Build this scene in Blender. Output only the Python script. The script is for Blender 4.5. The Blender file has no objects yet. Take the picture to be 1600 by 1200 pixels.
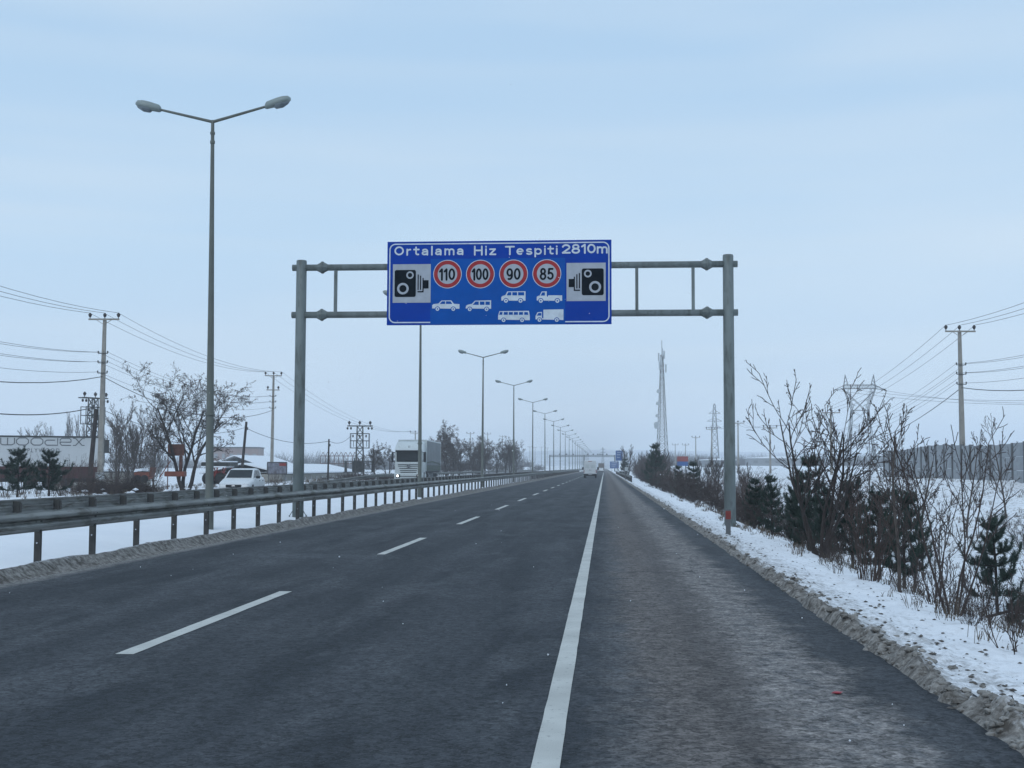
import bpy, bmesh, math, random
import numpy as np
from mathutils import Vector, Matrix, noise as nz_

sc = bpy.context.scene
R = math.radians
# ---------------------------------------------------------------- camera
F_PX = 1930.0                      # focal length for a picture 1600 wide
H_EYE = 1.6
cam_data = bpy.data.cameras.new("camera")
cam_data.sensor_width = 36.0
cam_data.lens = F_PX * 36.0 / 1600.0
cam_data.clip_start = 0.05
cam_data.clip_end = 8000
cam = bpy.data.objects.new("camera", cam_data)
sc.collection.objects.link(cam)
CAM_M = Matrix.Rotation(R(4.287), 3, 'Z') @ Matrix.Rotation(R(90 + 3.853), 3, 'X') @ Matrix.Rotation(R(0.2), 3, 'Z')
cam.matrix_world = Matrix.Translation((0, 0, H_EYE)) @ CAM_M.to_4x4()
sc.camera = cam

# ---------------------------------------------------------------- view / light
sc.view_settings.view_transform = 'Standard'
sc.view_settings.look = 'None'
sc.view_settings.gamma = 1
sc.view_settings.exposure = 0.0
sc.view_settings.use_curve_mapping = False
sc.cycles.max_bounces = 6
sc.cycles.diffuse_bounces = 3
sc.cycles.glossy_bounces = 2
sc.cycles.transmission_bounces = 3
sc.cycles.volume_bounces = 2
sc.cycles.transparent_max_bounces = 8

SUN_EL, SUN_AZ = 48.0, 200.0       # azimuth clockwise from +Y
world = bpy.data.worlds.new("World")
sc.world = world
world.use_nodes = True
wt = world.node_tree
for n in list(wt.nodes):
    wt.nodes.remove(n)
def wn(t, **k):
    n = wt.nodes.new(t)
    for a, b in k.items():
        setattr(n, a, b)
    return n
w_out = wn('ShaderNodeOutputWorld')
w_bg = wn('ShaderNodeBackground'); w_bg.inputs['Strength'].default_value = 0.1
w_sky = wn('ShaderNodeTexSky'); w_sky.sky_type = 'NISHITA'; w_sky.sun_disc = False
w_sky.sun_elevation = R(SUN_EL); w_sky.sun_rotation = R(SUN_AZ)
w_tc = wn('ShaderNodeTexCoord')
w_sep = wn('ShaderNodeSeparateXYZ')
w_ramp = wn('ShaderNodeValToRGB')
cr = w_ramp.color_ramp
cr.elements[0].position = 0.0; cr.elements[0].color = (0.60, 0.735, 0.90, 1)
cr.elements[1].position = 1.0; cr.elements[1].color = (0.51, 0.69, 0.91, 1)
for p_, c_ in ((0.06, (0.585, 0.745, 0.93)), (0.17, (0.55, 0.755, 0.96)), (0.33, (0.475, 0.69, 0.925)), (0.6, (0.485, 0.68, 0.91))):
    e_ = cr.elements.new(p_); e_.color = (*c_, 1)
w_map = wn('ShaderNodeMapping'); w_map.inputs['Scale'].default_value = (1.3, 1.3, 7.0)
w_noise = wn('ShaderNodeTexNoise'); w_noise.inputs['Scale'].default_value = 1.7
w_noise.inputs['Detail'].default_value = 3.5; w_noise.inputs['Roughness'].default_value = 0.42
w_nr = wn('ShaderNodeMapRange'); w_nr.inputs['From Min'].default_value = 0.44; w_nr.inputs['From Max'].default_value = 0.72
w_nr.inputs['To Min'].default_value = 0.0; w_nr.inputs['To Max'].default_value = 0.5
w_cm = wn('ShaderNodeMix', data_type='RGBA')
w_cm.inputs[7].default_value = (0.74, 0.86, 0.97, 1)
w_scale = wn('ShaderNodeMix', data_type='RGBA', blend_type='MULTIPLY'); w_scale.inputs[0].default_value = 1
w_scale.inputs[7].default_value = (10, 10, 10, 1)
w_mix = wn('ShaderNodeMix', data_type='RGBA'); w_mix.inputs[0].default_value = 0.9
L = wt.links.new
L(w_tc.outputs['Generated'], w_sep.inputs[0]); L(w_sep.outputs['Z'], w_ramp.inputs[0])
L(w_tc.outputs['Generated'], w_map.inputs[0]); L(w_map.outputs[0], w_noise.inputs['Vector'])
L(w_noise.outputs['Fac'], w_nr.inputs['Value']); L(w_nr.outputs[0], w_cm.inputs[0])
# a long whitish cloud bank low in the sky
w_band = wn('ShaderNodeMapping'); w_band.inputs['Scale'].default_value = (0.8, 0.8, 16.0); w_band.inputs['Location'].default_value = (0.35, 0.1, 0.2)
w_bn = wn('ShaderNodeTexNoise'); w_bn.inputs['Scale'].default_value = 1.1; w_bn.inputs['Detail'].default_value = 2.5
L(w_tc.outputs['Generated'], w_band.inputs[0]); L(w_band.outputs[0], w_bn.inputs['Vector'])
w_b2 = wn('ShaderNodeMapRange'); w_b2.inputs['From Min'].default_value = 0.48; w_b2.inputs['From Max'].default_value = 0.70; w_b2.inputs['To Max'].default_value = 0.75
L(w_bn.outputs['Fac'], w_b2.inputs['Value'])
w_bm = wn('ShaderNodeMix', data_type='RGBA'); w_bm.inputs[7].default_value = (0.70, 0.83, 0.95, 1)
w_gate = wn('ShaderNodeMapRange'); w_gate.inputs['From Min'].default_value = 0.42; w_gate.inputs['From Max'].default_value = 0.12
L(w_sep.outputs['Z'], w_gate.inputs['Value'])
w_mu = wn('ShaderNodeMath', operation='MULTIPLY'); L(w_b2.outputs[0], w_mu.inputs[0]); L(w_gate.outputs[0], w_mu.inputs[1])
L(w_mu.outputs[0], w_bm.inputs[0]); L(w_ramp.outputs[0], w_bm.inputs[6]); L(w_bm.outputs[2], w_cm.inputs[6]); L(w_cm.outputs[2], w_scale.inputs[6])
L(w_sky.outputs[0], w_mix.inputs[6]); L(w_scale.outputs[2], w_mix.inputs[7])
L(w_mix.outputs[2], w_bg.inputs[0]); L(w_bg.outputs[0], w_out.inputs[0])

sun_d = bpy.data.lights.new("sun", 'SUN'); sun_d.energy = 0.55; sun_d.angle = R(25); sun_d.color = (1, 0.97, 0.92)
sun = bpy.data.objects.new("sun", sun_d); sc.collection.objects.link(sun)
az, el = R(SUN_AZ), R(SUN_EL)
sdir = Vector((math.sin(az) * math.cos(el), math.cos(az) * math.cos(el), math.sin(el)))
sun.rotation_euler = sdir.to_track_quat('Z', 'Y').to_euler()

# ---------------------------------------------------------------- helpers
COL = sc.collection
def at(px, py, D):
    """world point seen at (px, py) of the 1600x1200 picture, D metres down the road"""
    d = CAM_M @ Vector(((px - 800) / F_PX, (600 - py) / F_PX, -1))
    return Vector((0, 0, H_EYE)) + d * (D / d.y)
def X(px, D):
    return at(px, 730, D).x

def tag(o, label=None, cat=None, group=None, kind=None):
    if label: o['label'] = label
    if cat: o['category'] = cat
    if group: o['group'] = group
    if kind: o['kind'] = kind
    return o
def empty(name, loc=(0, 0, 0), rz=0, label=None, cat=None, group=None):
    o = bpy.data.objects.new(name, None); COL.objects.link(o)
    o.location = loc; o.rotation_euler = (0, 0, rz); o.empty_display_size = 0.2
    return tag(o, label, cat, group)
def link(name, mesh, parent=None, loc=(0, 0, 0), rz=0):
    o = bpy.data.objects.new(name, mesh); COL.objects.link(o)
    o.parent = parent; o.location = loc; o.rotation_euler = (0, 0, rz)
    return o
def copy_tree(o, parent=None):
    c = o.copy(); COL.objects.link(c); c.parent = parent
    for ch in o.children:
        copy_tree(ch, c)
    return c

class MB:
    def __init__(s):
        s.v = []; s.f = []; s.m = []; s.cur = 0; s.smooth = []; s.sm = False
    def add(s, vs, fs):
        b = len(s.v); s.v += [tuple(q) for q in vs]
        for f in fs:
            s.f.append(tuple(b + i for i in f)); s.m.append(s.cur); s.smooth.append(s.sm)
    def box(s, x0, x1, y0, y1, z0, z1):
        s.add([(x0, y0, z0), (x1, y0, z0), (x1, y1, z0), (x0, y1, z0), (x0, y0, z1), (x1, y0, z1), (x1, y1, z1), (x0, y1, z1)],
              [(0, 3, 2, 1), (4, 5, 6, 7), (0, 1, 5, 4), (1, 2, 6, 5), (2, 3, 7, 6), (3, 0, 4, 7)])
    def cbox(s, c, sx, sy, sz):
        s.box(c[0] - sx / 2, c[0] + sx / 2, c[1] - sy / 2, c[1] + sy / 2, c[2] - sz / 2, c[2] + sz / 2)
    def rbox(s, x0, x1, y0, y1, z0, z1, r=0.05, seg=2):
        bm = bmesh.new(); bmesh.ops.create_cube(bm, size=1)
        for v in bm.verts:
            v.co = Vector((x0 + (v.co.x + .5) * (x1 - x0), y0 + (v.co.y + .5) * (y1 - y0), z0 + (v.co.z + .5) * (z1 - z0)))
        bmesh.ops.bevel(bm, geom=bm.edges[:], offset=r, segments=seg, affect='EDGES', profile=0.5)
        bm.verts.index_update()
        s.add([v.co[:] for v in bm.verts], [[v.index for v in f.verts] for f in bm.faces]); bm.free()
    def tube(s, pts, rad, n=6, cap=True):
        pts = [Vector(p) for p in pts]
        if not hasattr(rad, '__len__'): rad = [rad] * len(pts)
        b = len(s.v); k = len(pts)
        d0 = (pts[1] - pts[0]).normalized()
        ref = Vector((0, 0, 1)) if abs(d0.z) < 0.9 else Vector((1, 0, 0))
        for i in range(k):
            d = (pts[min(i + 1, k - 1)] - pts[max(i - 1, 0)])
            if d.length < 1e-9: d = d0
            a = d.cross(ref); a.normalize(); c = a.cross(d); c.normalize()
            for j in range(n):
                t = 2 * math.pi * (j + .5) / n
                q = pts[i] + (a * math.cos(t) + c * math.sin(t)) * rad[i]
                s.v.append((q.x, q.y, q.z))
        for i in range(k - 1):
            for j in range(n):
                j2 = (j + 1) % n
                s.f.append((b + i * n + j, b + (i + 1) * n + j, b + (i + 1) * n + j2, b + i * n + j2)); s.m.append(s.cur); s.smooth.append(s.sm)
        if cap:
            s.f.append(tuple(b + j for j in range(n))); s.m.append(s.cur); s.smooth.append(False)
            s.f.append(tuple(b + (k - 1) * n + j for j in reversed(range(n)))); s.m.append(s.cur); s.smooth.append(False)
    def bar(s, a, b, w):
        s.tube([a, b], w * 0.7071, 4)
    def lathe(s, prof, c=(0, 0, 0), n=12, axis='z'):
        b = len(s.v)
        for (r, h) in prof:
            for j in range(n):
                t = 2 * math.pi * j / n
                q = (r * math.cos(t), r * math.sin(t), h)
                if axis == 'x': q = (h, q[0], q[1])
                elif axis == 'y': q = (q[0], h, q[1])
                s.v.append((c[0] + q[0], c[1] + q[1], c[2] + q[2]))
        for i in range(len(prof) - 1):
            for j in range(n):
                j2 = (j + 1) % n
                s.f.append((b + i * n + j, b + i * n + j2, b + (i + 1) * n + j2, b + (i + 1) * n + j)); s.m.append(s.cur); s.smooth.append(s.sm)
        s.f.append(tuple(b + j for j in range(n))); s.m.append(s.cur); s.smooth.append(False)
        k = b + (len(prof) - 1) * n
        s.f.append(tuple(k + j for j in range(n))); s.m.append(s.cur); s.smooth.append(False)
    def loft(s, rings, cap=True):
        b = len(s.v); n = len(rings[0])
        for r_ in rings: s.v += [tuple(q) for q in r_]
        for i in range(len(rings) - 1):
            for j in range(n):
                j2 = (j + 1) % n
                s.f.append((b + i * n + j, b + i * n + j2, b + (i + 1) * n + j2, b + (i + 1) * n + j)); s.m.append(s.cur); s.smooth.append(s.sm)
        if cap:
            s.f.append(tuple(b + j for j in range(n))); s.m.append(s.cur); s.smooth.append(False)
            s.f.append(tuple(b + (len(rings) - 1) * n + j for j in range(n))); s.m.append(s.cur); s.smooth.append(False)
    def prism(s, poly, y0, y1):
        """polygon of (x, z) points between two y planes"""
        n = len(poly)
        s.add([(p[0], y0, p[1]) for p in poly] + [(p[0], y1, p[1]) for p in poly],
              [tuple(range(n)), tuple(range(2 * n - 1, n - 1, -1))] + [(i, (i + 1) % n, n + (i + 1) % n, n + i) for i in range(n)])
    def prismx(s, poly, x0, x1):
        n = len(poly)
        s.add([(x0, p[0], p[1]) for p in poly] + [(x1, p[0], p[1]) for p in poly],
              [tuple(range(n)), tuple(range(2 * n - 1, n - 1, -1))] + [(i, (i + 1) % n, n + (i + 1) % n, n + i) for i in range(n)])
    def mesh(s, name, mats, fix=True):
        me = bpy.data.meshes.new(name)
        me.from_pydata(s.v, [], s.f)
        if not isinstance(mats, (list, tuple)): mats = [mats]
        for m_ in mats: me.materials.append(m_)
        if len(mats) > 1: me.polygons.foreach_set('material_index', s.m)
        if any(s.smooth): me.polygons.foreach_set('use_smooth', s.smooth)
        if fix and len(s.f) < 20000:
            bm = bmesh.new(); bm.from_mesh(me); bmesh.ops.recalc_face_normals(bm, faces=bm.faces); bm.to_mesh(me); bm.free()
        me.update()
        return me
    def build(s, name, mats, parent=None, loc=(0, 0, 0), rz=0, fix=True):
        return link(name, s.mesh(name, mats, fix), parent, loc, rz)

# ---------------------------------------------------------------- materials
def mat(name, col, rough=0.7, metal=0.0, var=0.12, scale=3.0, bump=0.0, bscale=30.0, col2=None, emit=None, spec=0.5, stretch=None, dirt=None):
    m = bpy.data.materials.new(name); m.use_nodes = True
    nt = m.node_tree; bs = nt.nodes['Principled BSDF']
    bs.inputs['Roughness'].default_value = rough; bs.inputs['Metallic'].default_value = metal
    bs.inputs['Specular IOR Level'].default_value = spec
    if emit:
        bs.inputs['Emission Color'].default_value = (*emit[0], 1); bs.inputs['Emission Strength'].default_value = emit[1]
    tc = nt.nodes.new('ShaderNodeTexCoord'); mp = nt.nodes.new('ShaderNodeMapping')
    if stretch: mp.inputs['Scale'].default_value = stretch
    nt.links.new(tc.outputs['Object'], mp.inputs[0])
    nz = nt.nodes.new('ShaderNodeTexNoise'); nz.inputs['Scale'].default_value = scale; nz.inputs['Detail'].default_value = 5
    nt.links.new(mp.outputs[0], nz.inputs['Vector'])
    rp = nt.nodes.new('ShaderNodeValToRGB')
    c1 = col; c2 = col2 if col2 else tuple(min(1, c * (1 + 2 * var)) for c in col)
    if not col2: c1 = tuple(c * (1 - var) for c in col)
    rp.color_ramp.elements[0].position = 0.3; rp.color_ramp.elements[0].color = (*c1, 1)
    rp.color_ramp.elements[1].position = 0.72; rp.color_ramp.elements[1].color = (*c2, 1)
    nt.links.new(nz.outputs['Fac'], rp.inputs[0])
    src = rp.outputs[0]
    if dirt:
        n2 = nt.nodes.new('ShaderNodeTexNoise'); n2.inputs['Scale'].default_value = dirt[1]; n2.inputs['Detail'].default_value = 7
        n2.inputs['Roughness'].default_value = 0.65
        nt.links.new(mp.outputs[0], n2.inputs['Vector'])
        mr = nt.nodes.new('ShaderNodeMapRange'); mr.inputs['From Min'].default_value = dirt[2]; mr.inputs['From Max'].default_value = dirt[2] + 0.15
        nt.links.new(n2.outputs['Fac'], mr.inputs['Value'])
        mx = nt.nodes.new('ShaderNodeMix'); mx.data_type = 'RGBA'; mx.inputs[7].default_value = (*dirt[0], 1)
        nt.links.new(mr.outputs[0], mx.inputs[0]); nt.links.new(src, mx.inputs[6]); src = mx.outputs[2]
    nt.links.new(src, bs.inputs['Base Color'])
    if bump:
        b2 = nt.nodes.new('ShaderNodeTexNoise'); b2.inputs['Scale'].default_value = bscale; b2.inputs['Detail'].default_value = 4
        nt.links.new(mp.outputs[0], b2.inputs['Vector'])
        bp = nt.nodes.new('ShaderNodeBump'); bp.inputs['Strength'].default_value = bump; bp.inputs['Distance'].default_value = 0.02
        nt.links.new(b2.outputs['Fac'], bp.inputs['Height']); nt.links.new(bp.outputs[0], bs.inputs['Normal'])
    return m

M = {}
M['galv'] = mat('galvanised_steel', (0.15, 0.16, 0.155), 0.55, 0.35, 0.18, 2.5, 0.15, 40, dirt=((0.075, 0.072, 0.06), 5.0, 0.58))
M['beam'] = mat('guardrail_steel', (0.19, 0.195, 0.185), 0.6, 0.3, 0.22, 1.7, 0.12, 30, dirt=((0.09, 0.085, 0.072), 3.0, 0.5), stretch=(1, 0.4, 3))
M['post'] = mat('guardrail_post_steel', (0.05, 0.048, 0.045), 0.75, 0.2, 0.3, 4, dirt=((0.1, 0.085, 0.07), 6, 0.6))
M['gantry'] = mat('gantry_grey_paint', (0.15, 0.175, 0.172), 0.55, 0.1, 0.15, 2.5, 0.05, 30, dirt=((0.10, 0.115, 0.108), 4, 0.5), stretch=(1.5, 1.5, 0.35))
M['lamppole'] = mat('lamp_pole_steel', (0.13, 0.14, 0.125), 0.6, 0.2, 0.15, 1.2, dirt=((0.09, 0.095, 0.08), 2, 0.6))
M['lamphead'] = mat('lamp_housing', (0.24, 0.28, 0.27), 0.5, 0.1, 0.1, 3)
M['lamplens'] = mat('lamp_glass', (0.17, 0.2, 0.22), 0.2, 0, 0.15, 8)
M['concrete'] = mat('pole_concrete', (0.26, 0.24, 0.21), 0.85, 0, 0.15, 2, 0.2, 20, dirt=((0.16, 0.15, 0.13), 1.5, 0.55))
M['steel_dark'] = mat('dark_steel', (0.05, 0.052, 0.05), 0.6, 0.3, 0.2, 3)
M['insul'] = mat('dark_insulator', (0.022, 0.015, 0.013), 0.3, 0, 0.1, 3)
M['lattice'] = mat('lattice_steel', (0.09, 0.09, 0.085), 0.6, 0.3, 0.2, 2)
M['mast'] = mat('mast_steel', (0.16, 0.16, 0.155), 0.6, 0.3, 0.2, 1)
M['pylon'] = mat('pylon_steel', (0.10, 0.105, 0.105), 0.6, 0.3, 0.2, 1)
M['wire'] = mat('wire_metal', (0.06, 0.062, 0.065), 0.6, 0.2, 0.1, 1)
M['cable'] = mat('black_cable', (0.02, 0.02, 0.02), 0.6, 0, 0.1, 1)
M['blue'] = mat('sign_blue', (0.0005, 0.046, 0.34), 0.6, 0, 0.06, 1.2, spec=0.1)
M['blue2'] = mat('sign_blue_patch', (0.0006, 0.085, 0.38), 0.6, 0, 0.05, 2.0, spec=0.1)
M['blueback'] = mat('sign_edge_blue', (0.004, 0.02, 0.18), 0.6, 0, 0.1, 2)
M['sgrey'] = mat('reflective_grey_film', (0.40, 0.43, 0.48), 0.5, 0, 0.06, 4, spec=0.3)
M['swhite'] = mat('reflective_white_film', (0.60, 0.66, 0.72), 0.5, 0, 0.08, 6, spec=0.3)
M['sblack'] = mat('sign_black_film', (0.003, 0.007, 0.012), 0.6, 0, 0.2, 10, spec=0.05)
M['sred'] = mat('sign_red_film', (0.36, 0.035, 0.04), 0.5, 0, 0.08, 6, spec=0.1)
M['bark'] = mat('dark_bark', (0.035, 0.027, 0.024), 0.9, 0, 0.25, 4)
M['bark_grey'] = mat('grey_bark', (0.075, 0.06, 0.052), 0.9, 0, 0.25, 3)
M['twig'] = mat('twig_brown', (0.045, 0.032, 0.028), 0.9, 0, 0.3, 2)
M['twig_red'] = mat('twig_reddish', (0.062, 0.042, 0.036), 0.9, 0, 0.3, 2)
M['leafdry'] = mat('dry_leaf', (0.05, 0.036, 0.028), 0.9, 0, 0.3, 1.5, col2=(0.09, 0.06, 0.04))
M['needle'] = mat('pine_needle', (0.016, 0.034, 0.026), 0.8, 0, 0.3, 2.5, col2=(0.04, 0.068, 0.048))
M['grass'] = mat('dry_grass', (0.07, 0.055, 0.04), 0.9, 0, 0.3, 1.5, col2=(0.14, 0.11, 0.08))
M['snow'] = mat('snow_cover', (0.8, 0.82, 0.85), 0.8, 0, 0.03, 1.5, 0.3, 6)
M['slush'] = mat('dirty_slush', (0.08, 0.07, 0.06), 0.8, 0, 0.3, 11, 0.8, 55, col2=(0.42, 0.40, 0.37))
M['clod'] = mat('earth_clod', (0.05, 0.045, 0.04), 0.9, 0, 0.3, 12, col2=(0.14, 0.12, 0.10))
M['paint_white'] = mat('vehicle_white_paint', (0.66, 0.68, 0.69), 0.3, 0, 0.04, 1.5, dirt=((0.45, 0.45, 0.43), 3, 0.6))
M['truck_white'] = mat('truck_pale_paint', (0.56, 0.60, 0.60), 0.35, 0, 0.05, 1, dirt=((0.28, 0.29, 0.27), 2, 0.6))
M['curtain'] = mat('trailer_curtain', (0.19, 0.205, 0.215), 0.7, 0, 0.1, 0.8, 0.1, 4, dirt=((0.17, 0.17, 0.165), 1.1, 0.52))
M['curtain_white'] = mat('trailer_white_curtain', (0.52, 0.53, 0.53), 0.6, 0, 0.05, 0.7, dirt=((0.40, 0.40, 0.39), 1.1, 0.6))
M['dark_olive'] = mat('olive_band', (0.08, 0.10, 0.08), 0.7, 0, 0.15, 2)
M['rubber'] = mat('tyre_rubber', (0.015, 0.015, 0.016), 0.8, 0, 0.2, 6)
M['rim'] = mat('wheel_rim', (0.25, 0.25, 0.26), 0.5, 0.5, 0.1, 3)
M['glass'] = mat('dark_window_glass', (0.012, 0.018, 0.022), 0.15, 0, 0.2, 1, spec=0.35)
M['plastic'] = mat('black_plastic', (0.014, 0.015, 0.018), 0.6, 0, 0.2, 4)
M['headlight'] = mat('headlight_glass', (0.5, 0.53, 0.56), 0.2, 0, 0.1, 10)
M['headlit'] = mat('headlight_lit', (0.9, 0.9, 0.9), 0.2, 0, 0.02, 2, emit=((1, 0.98, 0.95), 3.0))
M['taillight'] = mat('tail_light_red', (0.25, 0.02, 0.02), 0.3, 0, 0.1, 4)
M['chrome'] = mat('chrome_metal', (0.5, 0.52, 0.55), 0.25, 0.8, 0.05, 4)
M['redpaint'] = mat('red_paint', (0.22, 0.03, 0.025), 0.6, 0, 0.2, 3, dirt=((0.14, 0.06, 0.045), 4, 0.55))
M['orange'] = mat('orange_paint', (0.18, 0.05, 0.03), 0.6, 0, 0.2, 3, dirt=((0.2, 0.07, 0.05), 4, 0.55))
M['rust'] = mat('rusty_sheet', (0.10, 0.045, 0.035), 0.85, 0, 0.25, 4)
M['darkred'] = mat('trailer_red_skirt', (0.06, 0.018, 0.02), 0.7, 0, 0.2, 1.5)
M['plaster'] = mat('cream_plaster', (0.30, 0.285, 0.25), 0.9, 0, 0.1, 0.6, dirt=((0.2, 0.19, 0.17), 1.2, 0.55))
M['pinkwall'] = mat('pinkish_render', (0.30, 0.235, 0.22), 0.9, 0, 0.08, 0.2)
M['greywall'] = mat('grey_precast_concrete', (0.28, 0.295, 0.31), 0.85, 0, 0.12, 0.7, 0.1, 10, dirt=((0.24, 0.25, 0.26), 1.2, 0.55))
M['greypost'] = mat('grey_concrete_post', (0.12, 0.125, 0.13), 0.85, 0, 0.12, 1)
M['farwall'] = mat('far_building_sheet', (0.2, 0.21, 0.22), 0.8, 0, 0.1, 0.1)
M['bluesign'] = mat('far_sign_blue', (0.012, 0.075, 0.25), 0.5, 0, 0.1, 1)
M['fartree'] = mat('far_twigs', (0.06, 0.055, 0.055), 0.9, 0, 0.3, 0.05)
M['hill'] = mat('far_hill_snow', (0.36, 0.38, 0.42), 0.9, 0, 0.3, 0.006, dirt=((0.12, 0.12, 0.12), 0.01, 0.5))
M['litter'] = mat('red_plastic', (0.28, 0.02, 0.03), 0.4, 0, 0.1, 5)
M['flake'] = mat('snowflake', (0.85, 0.87, 0.9), 0.9, 0, 0.02, 1)
M['leadgrey'] = mat('print_grey', (0.12, 0.125, 0.13), 0.7, 0, 0.05, 3)
M['poster'] = mat('faded_poster', (0.10, 0.10, 0.12), 0.7, 0, 0.3, 5, col2=(0.24, 0.24, 0.28))
M['whitebox'] = mat('meter_box', (0.42, 0.45, 0.46), 0.7, 0, 0.1, 5)
M['green'] = mat('green_tarp', (0.02, 0.09, 0.06), 0.7, 0, 0.2, 3)
M['snowmat'] = M['snow']

# road paint
M['line'] = mat('road_paint', (0.50, 0.50, 0.465), 0.7, 0, 0.10, 2.0, 0.3, 120, dirt=((0.15, 0.155, 0.155), 16.0, 0.585))

def ground_nodes(name):
    m = bpy.data.materials.new(name); m.use_nodes = True
    nt = m.node_tree
    return m, nt, nt.nodes['Principled BSDF']
# snow ground: snow mixed with dirt by the vertex attribute "dirt"
mg, nt, bs = ground_nodes('snow_ground')
def N(t, **k):
    n = nt.nodes.new(t)
    for a, b in k.items(): setattr(n, a, b)
    return n
def noise(scale, detail=5, rough=0.55, vec=None, dist=0.0):
    n = N('ShaderNodeTexNoise'); n.inputs['Scale'].default_value = scale; n.inputs['Detail'].default_value = detail
    n.inputs['Roughness'].default_value = rough; n.inputs['Distortion'].default_value = dist
    nt.links.new(vec, n.inputs['Vector']); return n.outputs['Fac']
def maprange(v, a, b, c=0.0, d=1.0):
    n = N('ShaderNodeMapRange'); n.inputs['From Min'].default_value = a; n.inputs['From Max'].default_value = b
    n.inputs['To Min'].default_value = c; n.inputs['To Max'].default_value = d
    nt.links.new(v, n.inputs['Value']); return n.outputs[0]
def mathn(op, a, b=None):
    n = N('ShaderNodeMath', operation=op)
    for i, q in enumerate((a, b)):
        if q is None: continue
        if isinstance(q, (int, float)): n.inputs[i].default_value = q
        else: nt.links.new(q, n.inputs[i])
    return n.outputs[0]
def mixc(f, a, b, blend='MIX'):
    n = N('ShaderNodeMix', data_type='RGBA', blend_type=blend)
    for i, q in ((0, f), (6, a), (7, b)):
        if isinstance(q, (int, float)): n.inputs[i].default_value = q
        elif isinstance(q, tuple): n.inputs[i].default_value = (*q, 1)
        else: nt.links.new(q, n.inputs[i])
    return n.outputs[2]
tc = N('ShaderNodeTexCoord'); P = tc.outputs['Object']
att = N('ShaderNodeAttribute'); att.attribute_name = 'dirt'
n1 = noise(14, 8, 0.7, P); n2 = noise(2.2, 6, 0.6, P)
d1 = mathn('ADD', att.outputs['Fac'], mathn('MULTIPLY', mathn('SUBTRACT', n1, 0.5), 1.3))
d1 = mathn('ADD', d1, mathn('MULTIPLY', mathn('SUBTRACT', n2, 0.5), 0.5))
dm = maprange(d1, 0.25, 0.75)
dirtcol = mixc(maprange(noise(9, 8, 0.75, P), 0.40, 0.62), (0.085, 0.075, 0.065), (0.33, 0.31, 0.285))
snowcol = mixc(maprange(noise(0.5, 6, 0.6, P), 0.35, 0.7), (0.80, 0.82, 0.85), (0.87, 0.88, 0.90))
att2 = N('ShaderNodeAttribute'); att2.attribute_name = 'grit'
gm = mathn('MULTIPLY', maprange(noise(5.0, 8, 0.75, P, 0.6), 0.52, 0.62), att2.outputs['Fac'])
snowcol = mixc(gm, snowcol, (0.20, 0.17, 0.135))
nt.links.new(mixc(dm, snowcol, dirtcol), bs.inputs['Base Color'])
bs.inputs['Roughness'].default_value = 0.85; bs.inputs['Specular IOR Level'].default_value = 0.25
bp = N('ShaderNodeBump'); bp.inputs['Strength'].default_value = 0.5; bp.inputs['Distance'].default_value = 0.04
nt.links.new(mathn('ADD', noise(9, 7, 0.6, P), mathn('MULTIPLY', noise(50, 4, 0.6, P), 0.3)), bp.inputs['Height'])
nt.links.new(bp.outputs[0], bs.inputs['Normal'])
M['ground'] = mg

# asphalt
ma, nt, bs = ground_nodes('asphalt')
tc = N('ShaderNodeTexCoord'); P = tc.outputs['Object']
sep = N('ShaderNodeSeparateXYZ'); nt.links.new(P, sep.inputs[0])
mp = N('ShaderNodeMapping'); mp.inputs['Scale'].default_value = (1, 0.09, 1); nt.links.new(P, mp.inputs[0]); PS = mp.outputs[0]
mp2 = N('ShaderNodeMapping'); mp2.inputs['Scale'].default_value = (1, 0.35, 1); nt.links.new(P, mp2.inputs[0]); PM = mp2.outputs[0]
grain = noise(60, 4, 0.8, P)
def cells(sc_):
    v_ = N('ShaderNodeTexVoronoi'); v_.inputs['Scale'].default_value = sc_; nt.links.new(P, v_.inputs['Vector'])
    q_ = N('ShaderNodeSeparateColor'); nt.links.new(v_.outputs['Color'], q_.inputs[0]); return q_.outputs[0]
cellv = mathn('ADD', mathn('MULTIPLY', cells(42), 0.45), mathn('ADD', mathn('MULTIPLY', cells(17), 0.35), mathn('MULTIPLY', cells(90), 0.2)))
chips = N('ShaderNodeTexVoronoi'); chips.inputs['Scale'].default_value = 48; nt.links.new(P, chips.inputs['Vector'])
streak = noise(1.6, 5, 0.55, PS)
blot = noise(1.1, 8, 0.65, PM, 0.8)
base = mixc(maprange(streak, 0.36, 0.64), (0.020, 0.024, 0.029), (0.052, 0.056, 0.063))
base = mixc(maprange(blot, 0.48, 0.66, 0, 0.7), base, (0.078, 0.083, 0.09))
# dry, salted shoulder: bands across x with ragged borders
xw = mathn('ADD', sep.outputs['X'], mathn('MULTIPLY', mathn('SUBTRACT', noise(1.3, 9, 0.68, P, 0.3), 0.5), 1.0))
rp = N('ShaderNodeValToRGB'); nt.links.new(maprange(xw, -1.0, 3.0), rp.inputs[0])
el = rp.color_ramp.elements
def xs(x): return (x + 1.0) / 4.0
el[0].position = xs(-0.15); el[0].color = (0, 0, 0, 1); el[1].position = xs(2.25); el[1].color = (0.0, 0, 0, 1)
for x_, v_ in ((0.3, 0.45), (0.62, 0.5), (0.85, 0.10), (1.0, 0.5), (1.2, 1.0), (1.7, 0.9), (1.95, 0.08)):
    e_ = el.new(xs(x_)); e_.color = (v_, v_, v_, 1)
sm = mathn('MULTIPLY', rp.outputs[0], maprange(noise(5.0, 9, 0.75, P, 0.4), 0.36, 0.58, 0.12, 1.0))
base = mixc(sm, base, (0.25, 0.232, 0.22))
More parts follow.
